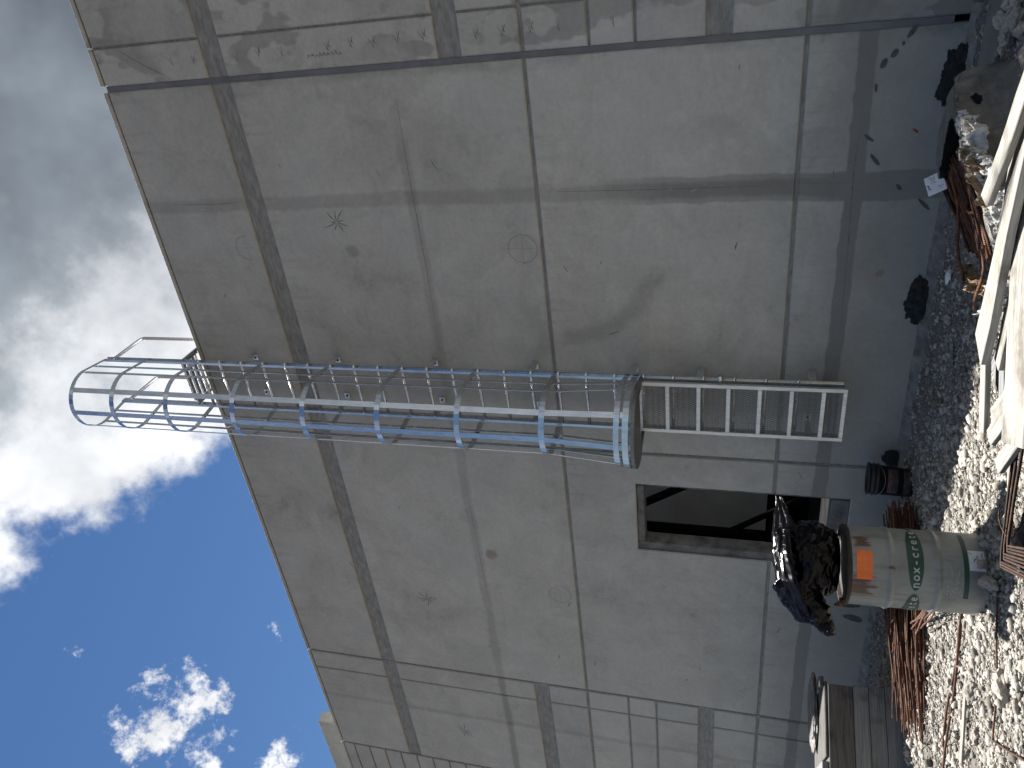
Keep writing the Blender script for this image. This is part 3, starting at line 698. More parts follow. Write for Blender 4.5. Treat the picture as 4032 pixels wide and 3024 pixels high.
# wall brackets: an arm from the stringer with a foot bent against the concrete
for sx, fx in ((XR, -4.318), (XLD, -4.826)):
    for z in (7.53, 6.38, 5.115, 3.906, 2.79, 2.095, 1.0):
        bm = box_bm((sx-0.010, YL+0.02, z-0.034), (sx-0.004, -0.004, z+0.034))
        add_box(bm, (min(sx-0.004, fx-0.035) if fx < sx else sx-0.004, -0.010, z-0.034), (sx-0.0105 if fx < sx else fx+0.035, -0.003, z+0.034))
        br = lpart('wall_bracket', bm, M_ALUDULL)
        bm = bmesh.new(); add_tube(bm, [(fx, -0.024, z), (fx, -0.009, z)], 0.012, 8); lpart('anchor_bolt', bm, M_BLACKPIPE, True, br)
# security door
door = empty('security_door'); door.parent = lad; door['label'] = 'expanded metal security door closing the foot of the ladder'
DX0, DX1, DZ0, DZ1, DY = -4.868, -4.252, 0.69, 2.715, -0.362
f_ = 0.040
for lo, hi in (((DX0, DY-.02, DZ0), (DX0+f_, DY+.012, DZ1)), ((DX1-f_, DY-.02, DZ0), (DX1, DY+.012, DZ1)), ((DX0+f_+.001, DY-.019, DZ0), (DX1-f_-.001, DY+.011, DZ0+f_)), ((DX0+f_+.001, DY-.019, DZ1-f_), (DX1-f_-.001, DY+.011, DZ1))):
    lpart('frame_bar', box_bm(lo, hi, 0.003), M_ALUDULL, False, door)
bars = (2.415, 2.100, 1.805, 1.502, 1.200, 0.904)
for z in bars: lpart('cross_bar', box_bm((DX0+f_+.001, DY-.021, z-0.021), (DX1-f_-.001, DY+.005, z+0.021), 0.003), M_ALUDULL, False, door)
def mesh_bay(z0, z1):
    """expanded metal: zigzag strands meeting at knuckles, diamonds upright"""
    bm = bmesh.new(); px, pz = 0.0236, 0.058
    x0, x1 = DX0+f_, DX1-f_; y = DY+0.004
    nx = int((x1-x0)/px); nz = int(math.ceil((z1-z0)/(pz/2)))
    for i in range(nx+1):
        xc = x0 + (i+0.5)*px*((x1-x0)/((nx+1)*px))
        for s in (-1, 1):
            prev = None
            for k in range(nz+1):
                z = min(z0 + k*pz/2, z1); off = s*px*0.5*(1 if k % 2 == 0 else 0.08)
                p = Vector((min(max(xc+off, x0), x1), y + (0.003 if k % 2 else -0.003), z))
                w = Vector((0.0026, 0, 0)); th = Vector((0, 0.0018, 0.0))
                ring = [bm.verts.new(p+w-th), bm.verts.new(p-w-th), bm.verts.new(p-w+th), bm.verts.new(p+w+th)]
                if prev:
                    for q in range(4): bm.faces.new((prev[q], prev[(q+1) % 4], ring[(q+1) % 4], ring[q]))
                prev = ring
    o = lpart('mesh_infill', bm, M_ALUMESH, False, door); return o
zz = [DZ0+f_] + [q for b_ in bars[::-1] for q in (b_-0.021, b_+0.021)] + [DZ1-f_]
for a, b_ in zip(zz[0::2], zz[1::2]): mesh_bay(a, b_)
bm = bmesh.new(); add_tube(bm, [(-4.20, YL-0.08, 1.89), (-4.20, YL-0.02, 1.89)], 0.030, 14); lpart('hasp', bm, M_ALU, True, door)
bm = box_bm((-4.232, YL-0.05, 1.86), (-4.196, YL-0.02, 1.92)); lpart('hasp_plate', bm, M_ALUDULL, False, door)
for z in (2.5, 1.6, 0.85):
    bm = bmesh.new(); add_tube(bm, [(XLD-0.012, DY+0.02, z-0.05), (XLD-0.012, DY+0.02, z+0.05)], 0.012, 8); lpart('hinge', bm, M_ALUDULL, True, door)

# ------------------------------------------------------------------ steel drum
DR, DH = 0.280, 0.885
DPOS = Vector((-4.30, -2.71, 0.062))
view = Vector((0-DPOS.x, -7.3-DPOS.y)); DROT = math.atan2(view.y, view.x) + math.pi/2      # local -Y faces the path
drum = empty('steel_drum', DPOS, (R(1.5), R(-1.0), DROT))
tag(drum, 'dented pale grey steel drum with green oval print and orange sticker', 'drum')
def drum_r(z):
    r_ = DR
    for zc in (0.305, 0.60): r_ += 0.011*math.exp(-((z-zc)/0.016)**2)
    return r_
prof = [(0.0, 0.02), (DR-0.02, 0.02), (DR-0.012, 0.0), (DR+0.004, 0.0), (DR+0.006, 0.012), (DR, 0.026)]
z = 0.04
while z < DH-0.03: prof.append((drum_r(z), z)); z += 0.0075
bm = lathe_bm(prof, 72)
for v in bm.verts:                                            # dents
    a = math.atan2(v.co.x, -v.co.y); r_ = math.hypot(v.co.x, v.co.y)
    if r_ > 0.2:
        q = 1 - 0.012*max(0, fbm(math.cos(a)*1.6, math.sin(a)*1.6, v.co.z*3.0, 3)) - 0.05*math.exp(-((a+1.15)/0.28)**2-((v.co.z-0.10)/0.10)**2) - 0.03*math.exp(-((a+0.95)/0.2)**2-((v.co.z-0.31)/0.05)**2)
        v.co.x *= q; v.co.y *= q
from_bm('drum_body', bm, M_DRUM, drum, True)
bm = lathe_bm([(DR-0.002, DH-0.035), (DR+0.009, DH-0.03), (DR+0.012, DH-0.012), (DR+0.006, DH), (DR-0.012, DH), (DR-0.016, DH-0.02), (DR-0.05, DH-0.03), (0, DH-0.03)], 72)
from_bm('rim', bm, M_RIM, drum, True)
bm = bmesh.new(); a = R(-62)
p0 = Vector((DR*math.sin(a), -DR*math.cos(a), DH-0.01)); add_tube(bm, [p0*1.02, p0*1.02+Vector((-0.03, -0.01, 0.03)), p0*1.02+Vector((-0.035, 0.03, 0.045))], 0.011, 8)
add_box(bm, (p0.x-0.045, p0.y-0.03, DH+0.012), (p0.x-0.015, p0.y+0.005, DH+0.045))
from_bm('ring_clamp', bm, M_RUST, drum, True)
def on_drum(a, z, off=0.0025):
    r_ = drum_r(z)+off; return Vector((r_*math.sin(a), -r_*math.cos(a), z))
def patch(name, a0, a1, z0, z1, m, n=14, k=4, off=0.002, shape=None):
    bm = bmesh.new(); V = []
    for j in range(k+1):
        row = []
        for i in range(n+1):
            u, w = i/n, j/k; a = a0+(a1-a0)*u; z = z0+(z1-z0)*w
            if shape == 'oval':
                hw = math.sqrt(max(0.0, 1-(2*u-1)**2)); zc = (z0+z1)/2; z = zc + (z1-z0)/2*hw*(2*w-1)
            row.append(bm.verts.new(on_drum(a, z, off)))
        V.append(row)
    for j in range(k):
        for i in range(n): 
            try: bm.faces.new((V[j][i], V[j][i+1], V[j+1][i+1], V[j+1][i]))
            except ValueError: pass
    bmesh.ops.remove_doubles(bm, verts=bm.verts[:], dist=1e-5)
    return from_bm(name, bm, m, drum, True)
def drum_letter(ch, a_c, z_c, height, m, off=0.0045):
    cu = bpy.data.curves.new('letter', 'FONT'); cu.body = ch; cu.align_x = 'CENTER'; cu.align_y = 'BOTTOM_BASELINE'; cu.size = height; cu.resolution_u = 3; cu.offset = height*0.02
    tmp = bpy.data.objects.new('tmp_text', cu); C.objects.link(tmp)
    dg = bpy.context.evaluated_depsgraph_get(); me = bpy.data.meshes.new_from_object(tmp.evaluated_get(dg))
    bpy.data.objects.remove(tmp); bpy.data.curves.remove(cu)
    bm = bmesh.new(); bm.from_mesh(me); bpy.data.meshes.remove(me)
    bmesh.ops.triangulate(bm, faces=bm.faces[:])
    for v in bm.verts: v.co = on_drum(a_c + v.co.x/DR, z_c + v.co.y, off)
    me = bpy.data.meshes.new('letter'); bm.to_mesh(me); bm.free()
    return link('letter', me, m, drum)
for ac in (R(19.5), R(19.5-105.5), R(19.5+105.5)):
    patch('logo_oval', ac-R(50.5), ac+R(50.5), 0.448-0.052, 0.448+0.052, M_GREEN, 40, 4, 0.002, 'oval')
    for k_, ch in enumerate('nox-crete'): drum_letter(ch, ac + R(10.3)*(k_-4), 0.427, 0.078, M_WHITEINK)
patch('orange_sticker', R(-19), R(22), DH-0.165, DH-0.062, M_ORANGE, 12, 3)
patch('sticker_rule', R(-18.5), R(21.5), DH-0.1145, DH-0.1135, M_WHITEINK, 12, 1, 0.003)
patch('print_band', R(-37), R(66), 0.122, 0.152, M_GREEN, 30, 2)
patch('paper_label', R(4), R(33), 0.012, 0.118, M_TAG, 10, 4, 0.0025)
rr = random.Random(3)
bm = bmesh.new()
for k in range(80):
    a = R(rr.uniform(-48, 10)); z = 0.16 + 0.011*rr.randrange(0, 9); l = R(rr.uniform(1.0, 3.5))
    V = [bm.verts.new(on_drum(a, z, .003)), bm.verts.new(on_drum(a+l, z, .003)), bm.verts.new(on_drum(a+l, z+.0045, .003)), bm.verts.new(on_drum(a, z+.0045, .003))]; bm.faces.new(V)
from_bm('fine_print', bm, M_WHITEINK, drum)
bm = bmesh.new()
for k in range(14):
    a = R(rr.uniform(8, 29)); z = rr.uniform(0.03, 0.10); l = R(rr.uniform(2, 6)); dz = rr.uniform(-.02, .02)
    V = [bm.verts.new(on_drum(a, z, .004)), bm.verts.new(on_drum(a+l, z+dz, .004)), bm.verts.new(on_drum(a+l, z+dz+.004, .004)), bm.verts.new(on_drum(a, z+.004, .004))]; bm.faces.new(V)
from_bm('label_scribble', bm, M_INK, drum)
patch('stencil_mark', R(44), R(58), DH-0.17, DH-0.05, M_DRUM, 6, 6, 0.0018)

# ------------------------------------------------------------------ black plastic on the drum
bag = empty('plastic_sheeting', DPOS + Vector((0, 0, DH)), (0, 0, DROT))
tag(bag, 'crumpled black plastic sheeting heaped on top of the steel drum', 'plastic sheeting')
bm = bmesh.new(); bmesh.ops.create_icosphere(bm, subdivisions=6, radius=1.0)
for v in bm.verts:
    d = v.co.normalized(); a = math.atan2(d.y, d.x)
    base = Vector((0.268, 0.25, 0.252))
    crease = abs(fbm(d.x*1.3+3, d.y*1.3, d.z*3.2, 3))*0.15 + 0.02*fbm(d.x*4, d.y*4, d.z*7, 3) + 0.03*abs(fbm(d.x*1.6+9, d.y*1.6, d.z*8, 2))
    q = 1.0 - crease + 0.06
    x, y, z = d.x*base.x*q, d.y*base.y*q, 0.215 + d.z*base.z*q
    if z < 0.02: z = 0.02 - 0.04*(0.02 - z)
    if d.z < -0.1: x *= 1 + 0.10*(-d.z)
    v.co = Vector((x, y, z))
from_bm('bag_body', bm, M_POLY, bag, True)
def sheet(name, prof, hw, seed, fold=0.02, n=110, k=26, th=0.004, sag=0.5):
    """a draped sheet: centreline prof [(s_x, z, half depth, y offset)], folds running along it"""
    bm = bmesh.new(); V = []
    pr = np.array(prof); tt = np.linspace(0, len(pr)-1, n+1)
    for i, q in enumerate(tt):
        j = min(int(q), len(pr)-2); f = q-j; f = f*f*(3-2*f)*0.4 + f*0.6
        x, z, h, yo = pr[j]*(1-f) + pr[j+1]*f
        row = []
        for m_ in range(k+1):
            w = 2*m_/k-1
            fo_ = fold*(abs(fbm(w*3.4+seed, q*0.35, seed, 3))*1.6 + 0.35*fbm(w*8+seed, q*0.9, 2, 2))
            row.append(bm.verts.new((x + 0.5*fo_*math.sin(q*1.3+w*3), yo + w*h + 0.01*fbm(q, w*2, seed), z + fo_ - sag*h*(w*w)*0.9 - 0.012)))
        V.append(row)
    for a, b_ in zip(V[:-1], V[1:]):
        for m_ in range(k): bm.faces.new((a[m_], a[m_+1], b_[m_+1], b_[m_]))
    o = from_bm(name, bm, M_POLY, bag, True)
    md = o.modifiers.new('thickness', 'SOLIDIFY'); md.thickness = th; return o
sheet('draped_sheet', [(0.44, 0.452, 0.03, -0.02), (0.30, 0.460, 0.11, -0.02), (0.12, 0.472, 0.20, 0), (-0.06, 0.470, 0.24, 0), (-0.22, 0.435, 0.22, 0), (-0.36, 0.375, 0.17, -0.02), (-0.455, 0.305, 0.09, -0.03)], 0, 2.0, 0.026, sag=0.95)
sheet('hanging_fold', [(-0.10, 0.400, 0.17, -0.04), (-0.22, 0.345, 0.16, -0.05), (-0.33, 0.265, 0.11, -0.06), (-0.42, 0.17, 0.07, -0.06), (-0.50, 0.075, 0.035, -0.06), (-0.515, 0.055, 0.02, -0.06)], 0, 6.0, 0.035, sag=0.9)
sheet('top_fold', [(0.20, 0.452, 0.09, -0.16), (0.02, 0.455, 0.12, -0.17), (-0.18, 0.415, 0.12, -0.17), (-0.32, 0.34, 0.09, -0.16), (-0.42, 0.26, 0.05, -0.14)], 0, 11.0, 0.035, sag=0.9)
bm = bmesh.new()
for s, t0 in ((-0.075, 0.0), (-0.03, 0.5)):                  # bunched tail between sheet and body
    kp = [(-0.15, s, 0.36, 0.15), (-0.26, s-0.02, 0.29, 0.145), (-0.34, s-0.03, 0.21, 0.11), (-0.43, s-0.03, 0.135, 0.075), (-0.50, s-0.03, 0.07, 0.048), (-0.515, s-0.03, 0.055, 0.02)]
    q_ = [np.array([np.interp(u_, np.arange(6), [k_[c_] for k_ in kp]) for c_ in range(4)]) for u_ in np.linspace(0, 5, 46)]
    add_tube(bm, [tuple(v_[:3]) for v_ in q_], [float(v_[3]*(1-0.22*abs(fbm(i_*0.16, s*30, 2, 3)))) for i_, v_ in enumerate(q_)], 36)
for v in bm.verts:
    p_ = v.co.copy(); rg = abs(fbm(p_.x*7+p_.z*7, p_.y*22, (p_.x-p_.z)*16, 4))
    v.co += Vector((0.02*fbm(p_.x*8, p_.y*14, p_.z*8)+0.03*rg, 0.02*fbm(p_.x*7, p_.y*9, 3+p_.z*5)+0.025*rg, 0.02*fbm(p_.x*8, p_.z*12, 5)-0.03*rg))
from_bm('bunched_tail', bm, M_POLY, bag, True)

# ------------------------------------------------------------------ black pail by the wall
pz = gz(-5.35, -0.36)
pail = empty('black_bucket', (-5.35, -0.36, pz-0.005), (R(-2), R(3), R(30)))
tag(pail, 'black plastic bucket with a worn label standing at the wall foot', 'bucket')
from_bm('bucket_body', lathe_bm([(0.0, 0.012), (0.13, 0.012), (0.133, 0.0), (0.138, 0.006), (0.152, 0.32), (0.166, 0.322), (0.166, 0.332), (0.154, 0.335), (0.156, 0.36), (0.168, 0.362), (0.168, 0.372), (0.156, 0.376), (0.157, 0.405), (0.166, 0.408), (0.166, 0.42), (0.150, 0.42), (0.146, 0.10), (0.0, 0.09)], 40), M_PAIL, pail, True)
def pail_patch(name, a0, a1, z0, z1, m, off):
    bm = bmesh.new(); V = []
    for j in range(4):
        z = z0+(z1-z0)*j/3; r_ = 0.138+0.014*(z/0.32)+off
        V.append([bm.verts.new((r_*math.sin(a), -r_*math.cos(a), z)) for a in np.linspace(a0, a1, 16)])
    for a, b_ in zip(V[:-1], V[1:]):
        for i in range(15): bm.faces.new((a[i], a[i+1], b_[i+1], b_[i]))
    return from_bm(name, bm, m, pail, True)
pail_patch('bucket_label', R(-52), R(60), 0.035, 0.245, M_PAILLABEL, 0.002)
pail_patch('label_stripe', R(-46), R(50), 0.205, 0.24, M_PAILRED, 0.0035)
bm = bmesh.new(); add_tube(bm, [(0.168*math.cos(t_), 0.168*math.sin(t_)-0.01, 0.37-0.10*abs(math.sin(t_))) for t_ in np.linspace(math.pi, 2*math.pi, 18)], 0.0028, 6); from_bm('wire_handle', bm, M_WIRE, pail, True)

# ------------------------------------------------------------------ rebar
def rebar(a, b_, r_=0.0075, bend=0.012, seed=0, extra=None):
    """one bar from a to b_ with a slight sag; origin at its middle"""
    a = Vector(a); b_ = Vector(b_); mid = (a+b_)/2; d = b_-a
    bm = bmesh.new(); pts = []
    side = d.cross(Vector((0, 0, 1))).normalized()
    for i in range(9):
        t_ = i/8; k = math.sin(math.pi*t_)
        pts.append(a + d*t_ + side*bend*math.sin(seed*2.1 + t_*4)*k + Vector((0, 0, bend*0.7*math.sin(seed*1.3 + t_*5)*k)) - mid)
    if extra: pts += [Vector(q)-mid for q in extra]
    add_tube(bm, pts, r_, 7)
    o = from_bm('rebar', bm, M_RUST, None, True); o.location = mid; return o
rr = random.Random(21)
A0 = Vector((-5.38, -0.78)); A1 = Vector((-6.72, -2.18)); ax_ = (A1-A0).normalized(); pr_ = Vector((-ax_.y, ax_.x))
for k in range(130):
    w = rr.uniform(-0.44, 0.40); lay = rr.random(); h = (0.03 + 0.29*lay*(1-(w/0.46)**2))
    s0, s1 = rr.uniform(-0.12, 0.25), rr.uniform(-0.45, 0.12)
    a = A0 + ax_*s0 + pr_*w*0.75; b_ = A1 + ax_*s1 + pr_*(w*1.0 + rr.uniform(-0.09, 0.09))
    za, zb = gz(a.x, a.y), gz(b_.x, b_.y)
    o = rebar((a.x, a.y, za+h), (b_.x, b_.y, zb+max(0.015, h*rr.uniform(0.35, 0.8))), rr.choice((0.005, 0.0065, 0.008)), 0.03, k)
    tag(o, 'rusty straight reinforcing bar in the loose pile left of the steel drum', 'rebar', 'loose rebar pile behind the drum')
for k in range(9):                                           # bars lying across the pile
    t_ = 0.35 + 0.045*k; p = A0.lerp(A1, t_) - pr_*0.26
    o = rebar((p.x, p.y, gz(p.x, p.y)+0.30-0.012*k), (p.x+0.36+0.03*rr.random(), p.y-0.10-0.16*rr.random(), gz(p.x, p.y)+0.26), 0.007, 0.01, k+90)
    tag(o, 'short rusty bar lying crosswise over the wall side of the rebar pile', 'rebar', 'short crosswise bars on the pile')
for k in range(7):
    o = rebar((-4.72-0.07*k, -2.50+0.045*k+rr.uniform(-.04, .04), 0.17), (-5.62-0.05*k+rr.uniform(-.1, .1), -2.02+0.05*k, 0.12), 0.008, 0.02, k+40)
    tag(o, 'rusty bar slanting out from behind the drum below the main pile', 'rebar', 'bars slanting out behind the drum')
for k, (a, b_) in enumerate((((-4.72, -2.62), (-6.35, -2.86)), ((-4.80, -2.50), (-6.20, -2.74)))):
    o = rebar((*a, gz(*a)+0.03), (*b_, gz(*b_)+0.03), 0.010, 0.03, k+60)
    tag(o, ('long dark bar on the sunlit gravel, nearest the camera side of the pile', 'long dark bar on the gravel, just behind its twin')[k], 'rebar')
a = (-5.18, -2.97); b_ = (-5.62, -3.27)
st = from_bm('lath', box_bm((-0.28, -0.018, -0.008), (0.28, 0.018, 0.008), 0.002), M_WOOD); st.location = ((a[0]+b_[0])/2, (a[1]+b_[1])/2, gz(-5.4, -3.12)+0.04)
st.rotation_euler = (0.2, 0.03, math.atan2(a[1]-b_[1], a[0]-b_[0])); tag(st, 'thin sun-bleached lath lying on the gravel beside the long bars', 'lath')
# the long thin rod with a cranked end
pts = [(-3.98, -3.12, gz(-3.98, -3.12)+0.03), (-4.3, -3.27, gz(-4.3, -3.27)+0.028), (-4.62, -3.43, gz(-4.62, -3.43)+0.028), (-4.86, -3.56, gz(-4.86, -3.56)+0.03), (-4.90, -3.60, gz(-4.9, -3.6)+0.03), (-4.76, -3.76, gz(-4.76, -3.76)+0.03), (-4.50, -4.02, gz(-4.5, -4.02)+0.03)]
bm = bmesh.new(); add_tube(bm, pts, 0.007, 7); o = from_bm('cranked_rod', bm, M_RUST, None, True); tag(o, 'long thin dark rod with a bent end lying across the bright gravel', 'rod')
# nested bent bars under the planks
for k in range(9):
    off = 0.036*k; z = 0.17 + 0.006*(k % 3) + 0.004*k
    c = Vector((-3.64+off*0.95, -3.33-off*0.42, z)); a = Vector((-2.66, -3.09-off*1.02+rr.uniform(-.008, .008), z+0.03)); b_ = Vector((-3.16+off*0.9, -4.02, z+rr.uniform(-.01, .02)))
    pts = [a, a.lerp(c, 0.5)+Vector((0, 0.01, 0)), a.lerp(c, 0.93), c.lerp(b_, 0.02), c.lerp(b_, 0.09), c.lerp(b_, 0.5), b_]
    mid = c.copy(); bm = bmesh.new(); add_tube(bm, [p-mid for p in pts], 0.0075, 8); o = from_bm('bent_rebar', bm, M_RUSTSHADED, None, True); o.location = mid
    tag(o, ('outermost', 'second outermost', 'third outermost', 'fourth outermost', 'middle', 'fourth innermost', 'third innermost', 'second innermost', 'innermost')[k] + ' rusty L-bent bar of the nest between drum and planks', 'rebar', 'nested bent bars beside the drum')
bm = bmesh.new(); V = []  # black sheet added to stand in for deep shadow under the bars
for i in range(31):
    V.append([bm.verts.new((-3.60+1.3*i/30+0.03*fbm(j*.3, i*.2, 3), -3.24-1.0*j/24-0.05*i/30+0.02*fbm(i*.3, j*.2, 8), gz(-3.60+1.3*i/30, -3.24-1.0*j/24)+0.075+0.02*abs(fbm(i*.2, j*.2, 1, 3)))) for j in range(25)])
for a, b_ in zip(V[:-1], V[1:]):
    for j in range(24): bm.faces.new((a[j], a[j+1], b_[j+1], b_[j]))
o = from_bm('shadow_sheet', bm, M_POLY, None, True); md = o.modifiers.new('thickness', 'SOLIDIFY'); md.thickness = 0.003; tag(o, 'black sheet added as the deep shadow beneath the bent bars', 'shadow sheet')
for k in range(10):
    y = -3.30 - 0.06*k; o = rebar((-2.5, y-0.02, 0.05+0.01*(k % 3)), (-3.45+0.02*k, y-0.24, 0.045), 0.009, 0.01, k+200); o.data.materials[0] = M_RUSTSHADED
    tag(o, 'shade-coloured rusty bar lying underneath the nested bent bars', 'rebar', 'bars under the nested bundle')
bm = bmesh.new(); add_tube(bm, [Vector((-3.30, -3.33, 0.20))+Vector((0.02*math.cos(t_), 0.11*math.cos(t_), 0.035*math.sin(t_))) for t_ in np.linspace(0, 2*math.pi, 17)[:-1]], 0.004, 6, closed=True)
o = from_bm('tie_wire', bm, M_RUST, None, True); tag(o, 'loop of wire tying the nested bent bars together', 'wire')

# ------------------------------------------------------------------ rod stack under torn plastic
dirv = Vector((-0.60, -0.80)); prv = Vector((0.80, -0.60))           # dirv runs along the bundle towards the camera, prv to its right
S0 = Vector((-1.90, -1.20)); OFF = Vector((-S0.x, -S0.y, 0))
rr = random.Random(33)
F0, F1 = Vector((-2.12, -0.78, 0.27)), Vector((-1.60, -1.58, 0.36)); N0, N1 = Vector((-2.50, -1.16, 0.09)), Vector((-2.12, -2.14, 0.20))
for k in range(84):
    row = k % 3; w = min(max((k//3 + rr.uniform(-.35, .35))/27, 0), 1)
    a = F0.lerp(F1, w) + Vector((rr.uniform(-.05, .05), rr.uniform(-.05, .05), -0.028*row + rr.uniform(-.01, .01)))
    b_ = N0.lerp(N1, min(max(w + rr.uniform(-.05, .05), 0), 1)) + Vector((rr.uniform(-.08, .06), rr.uniform(-.06, .06), -0.026*row + rr.uniform(-.008, .012)))
    o = rebar(a, b_, rr.choice((0.008, 0.010, 0.012)), 0.010, k+300)
    tag(o, 'rusty rod in the stack showing through the torn plastic wrap', 'rebar', 'rods under the torn plastic')
for k, (a, b_) in enumerate((((-2.05, -2.22, .30), (-2.74, -1.66, 0.12)), (F0.lerp(F1, .75)+Vector((-.1, -.1, .04)), (-2.66, -1.42, 0.15)), (F0.lerp(N0, .55)+Vector((0.3, -.5, .09)), F0.lerp(N0, .8)+Vector((.42, -.62, .10))))):
    o = rebar(a, b_, 0.011, 0.04, k+500); tag(o, ('stout rusty bar thrown across the near end of the rod stack', 'curved loose bar lying along the middle of the rod stack', 'short bar lying crosswise on the rod stack')[k], 'rebar')
wrap = empty('wrapped_bundle', (S0.x, S0.y, 0.0)); tag(wrap, 'bulky bundle wrapped in dirty plastic torn open along its top', 'bundle')
TOP = [(-1.26, -1.02, 0.36), (-1.42, -1.28, 0.40), (-1.55, -1.49, 0.40), (-1.69, -1.68, 0.37), (-1.83, -1.90, 0.32), (-1.98, -2.13, 0.27), (-2.20, -2.32, 0.18)]
def top_at(a):
    q = a*(len(TOP)-1); j = min(int(q), len(TOP)-2); return Vector(TOP[j]).lerp(Vector(TOP[j+1]), q-j)
def build_wrap():
    bm = bmesh.new(); nu, nv = 84, 110; V = []
    back, side = Vector((-0.80, 0.60, 0)), Vector((0.86, -0.50, 0))
    for i in range(nu+1):
        u = i/nu; row = []
        for j in range(nv+1):
            a = j/nv; T = top_at(a); end = max(0.0, 1-a/0.09)
            if u < 0.5:
                f = u/0.5; h = min(1.0, (f/0.22)**0.6) if f < 0.22 else 1.0
                p = T + back*(0.78*(1-f)); p.z = T.z*h*(0.80+0.20*f) 
            else:
                f = (u-0.5)/0.5; sh = min(f/0.18, 1.0)
                p = T + side*(0.07*math.sin(sh*math.pi/2) + 0.06*f + 0.16*max(0, f-0.85)/0.15); p.z = T.z*(1-0.06*sh) if f < 0.18 else T.z*0.94*(1-(f-0.18)/0.82) + 0.03
            p.z = p.z*(1-0.85*end**2) + 0.01
            fo_ = 0.030*fbm(a*5.1+u*2.0, u*1.8, 2.0, 3) + 0.022*abs(fbm(a*15+u*3.0, u*3.0, 5.0, 3))
            nrm = Vector((0, 0, 1)) if u < 0.5 else side
            p = p + nrm*fo_ + Vector((0.02*fbm(a*4, u*4, 7), 0.02*fbm(a*4, u*4, 17), 0))
            row.append(bm.verts.new(p + OFF))
        V.append(row)
    hole = (0.74, 0.20)
    for i in range(nu):
        for j in range(nv):
            u, a = (i+0.5)/nu, (j+0.5)/nv
            if a > 0.27 + 0.05*fbm(u*9, 3, 1, 3) and u < 0.515 + 0.03*fbm(a*14, 8, 2, 3): continue          # torn open
            if math.hypot((u-hole[0])/0.035, (a-hole[1])/0.035) < 1 + 0.35*fbm(u*30, a*30, 3): continue    # a hole in the side
            bm.faces.new((V[i][j], V[i][j+1], V[i+1][j+1], V[i+1][j]))
    for v in [v for v in bm.verts if not v.link_faces]: bm.verts.remove(v)
    o = from_bm('plastic_cover', bm, M_FILM, wrap, True); md = o.modifiers.new('thickness', 'SOLIDIFY'); md.thickness = 0.003
build_wrap()
bm = bmesh.new()                                              # dark filler core, standing for the shade between the rods
q0 = [F0.lerp(F1, .05), F0.lerp(F1, .97), N0.lerp(N1, .97), N0.lerp(N1, .05)]
tv = [bm.verts.new(p + OFF + Vector((0, 0, -0.085))) for p in q0]; bv = [bm.verts.new(Vector((p.x, p.y, -0.02)) + OFF) for p in q0]
bm.faces.new(tv); bm.faces.new(bv[::-1])
for k in range(4): bm.faces.new((tv[k], bv[k], bv[(k+1) % 4], tv[(k+1) % 4]))
from_bm('shadowed_core', bm, M_CORESHADE, wrap)
def ragged(name, pts, w, m, seed, parent, th=0.003, amp=0.05):
    bm = bmesh.new(); V = []; n = 110; K = 22; P = [Vector(p) for p in pts]
    for i in range(n+1):
        q = i/n*(len(P)-1); j = min(int(q), len(P)-2); c = P[j].lerp(P[j+1], q-j); row = []
        wl = w*(0.75+0.9*fbm(q*1.9, seed, 0, 4)); wr = w*(0.75+0.9*fbm(q*1.9, seed+20, 0, 4))
        for k in range(K+1):
            s = 2*k/K-1; ww = wl if s < 0 else wr
            cr = abs(fbm(q*1.6+s*0.8, s*1.6, seed+4, 4))
            row.append(bm.verts.new(c + Vector((prv.x, prv.y, 0))*s*ww + Vector((amp*0.5*fbm(q*2, s*1.5, seed), amp*0.5*fbm(q*2, s*1.5, seed+9), amp*(cr*1.6 - 0.5*s*s)))))
        V.append(row)
    for a, b_ in zip(V[:-1], V[1:]):
        for k in range(K): bm.faces.new((a[k], a[k+1], b_[k+1], b_[k]))
    o = from_bm(name, bm, m, parent, True); md = o.modifiers.new('thickness', 'SOLIDIFY'); md.thickness = th; return o
ragged('torn_edge', [top_at(a)+OFF+Vector((0.085, -0.06, -0.025)) for a in (0.30, 0.42, 0.54, 0.66, 0.78, 0.9, 1.0)], 0.095, M_FILMSUNLIT, 3.0, wrap, amp=0.065)
ragged('torn_flap', [top_at(a)+OFF+Vector((0.14, -0.10, -0.05)) for a in (0.36, 0.5, 0.64, 0.8)], 0.075, M_FILMSUNLIT, 13.0, wrap, amp=0.075)
ragged('burlap_lining', [top_at(a)+OFF+Vector((0.10, -0.07, -0.015)) for a in (0.50, 0.62, 0.78)], 0.045, M_BURLAP, 23.0, wrap, amp=0.07)
bu = ragged('burlap_scrap', [(-2.60, -1.30, 0.12), (-2.58, -1.50, 0.14), (-2.55, -1.75, 0.13), (-2.50, -2.0, 0.10)], 0.085, M_BURLAP, 31.0, None, amp=0.07); tag(bu, 'frayed brown burlap scrap at the open end of the rod stack', 'burlap')
ps = ragged('plastic_scrap', [(-2.66, -1.90, 0.06), (-2.52, -2.12, 0.10), (-2.36, -2.28, 0.12), (-2.20, -2.36, 0.10)], 0.075, M_FILMSUNLIT, 41.0, None, amp=0.10); tag(ps, 'crumpled pale plastic scrap bunched in front of the rod ends', 'plastic scrap')
tg = empty('paper_tag', (-2.06, -0.95, 0.35), (R(48), R(-14), R(38)))
tag(tg, 'white square tag with smudged writing lying on the rod stack', 'tag')
from_bm('card', box_bm((-0.072, -0.072, -0.002), (0.072, 0.072, 0.002)), M_TAG, tg)
bm = bmesh.new(); rr = random.Random(8)
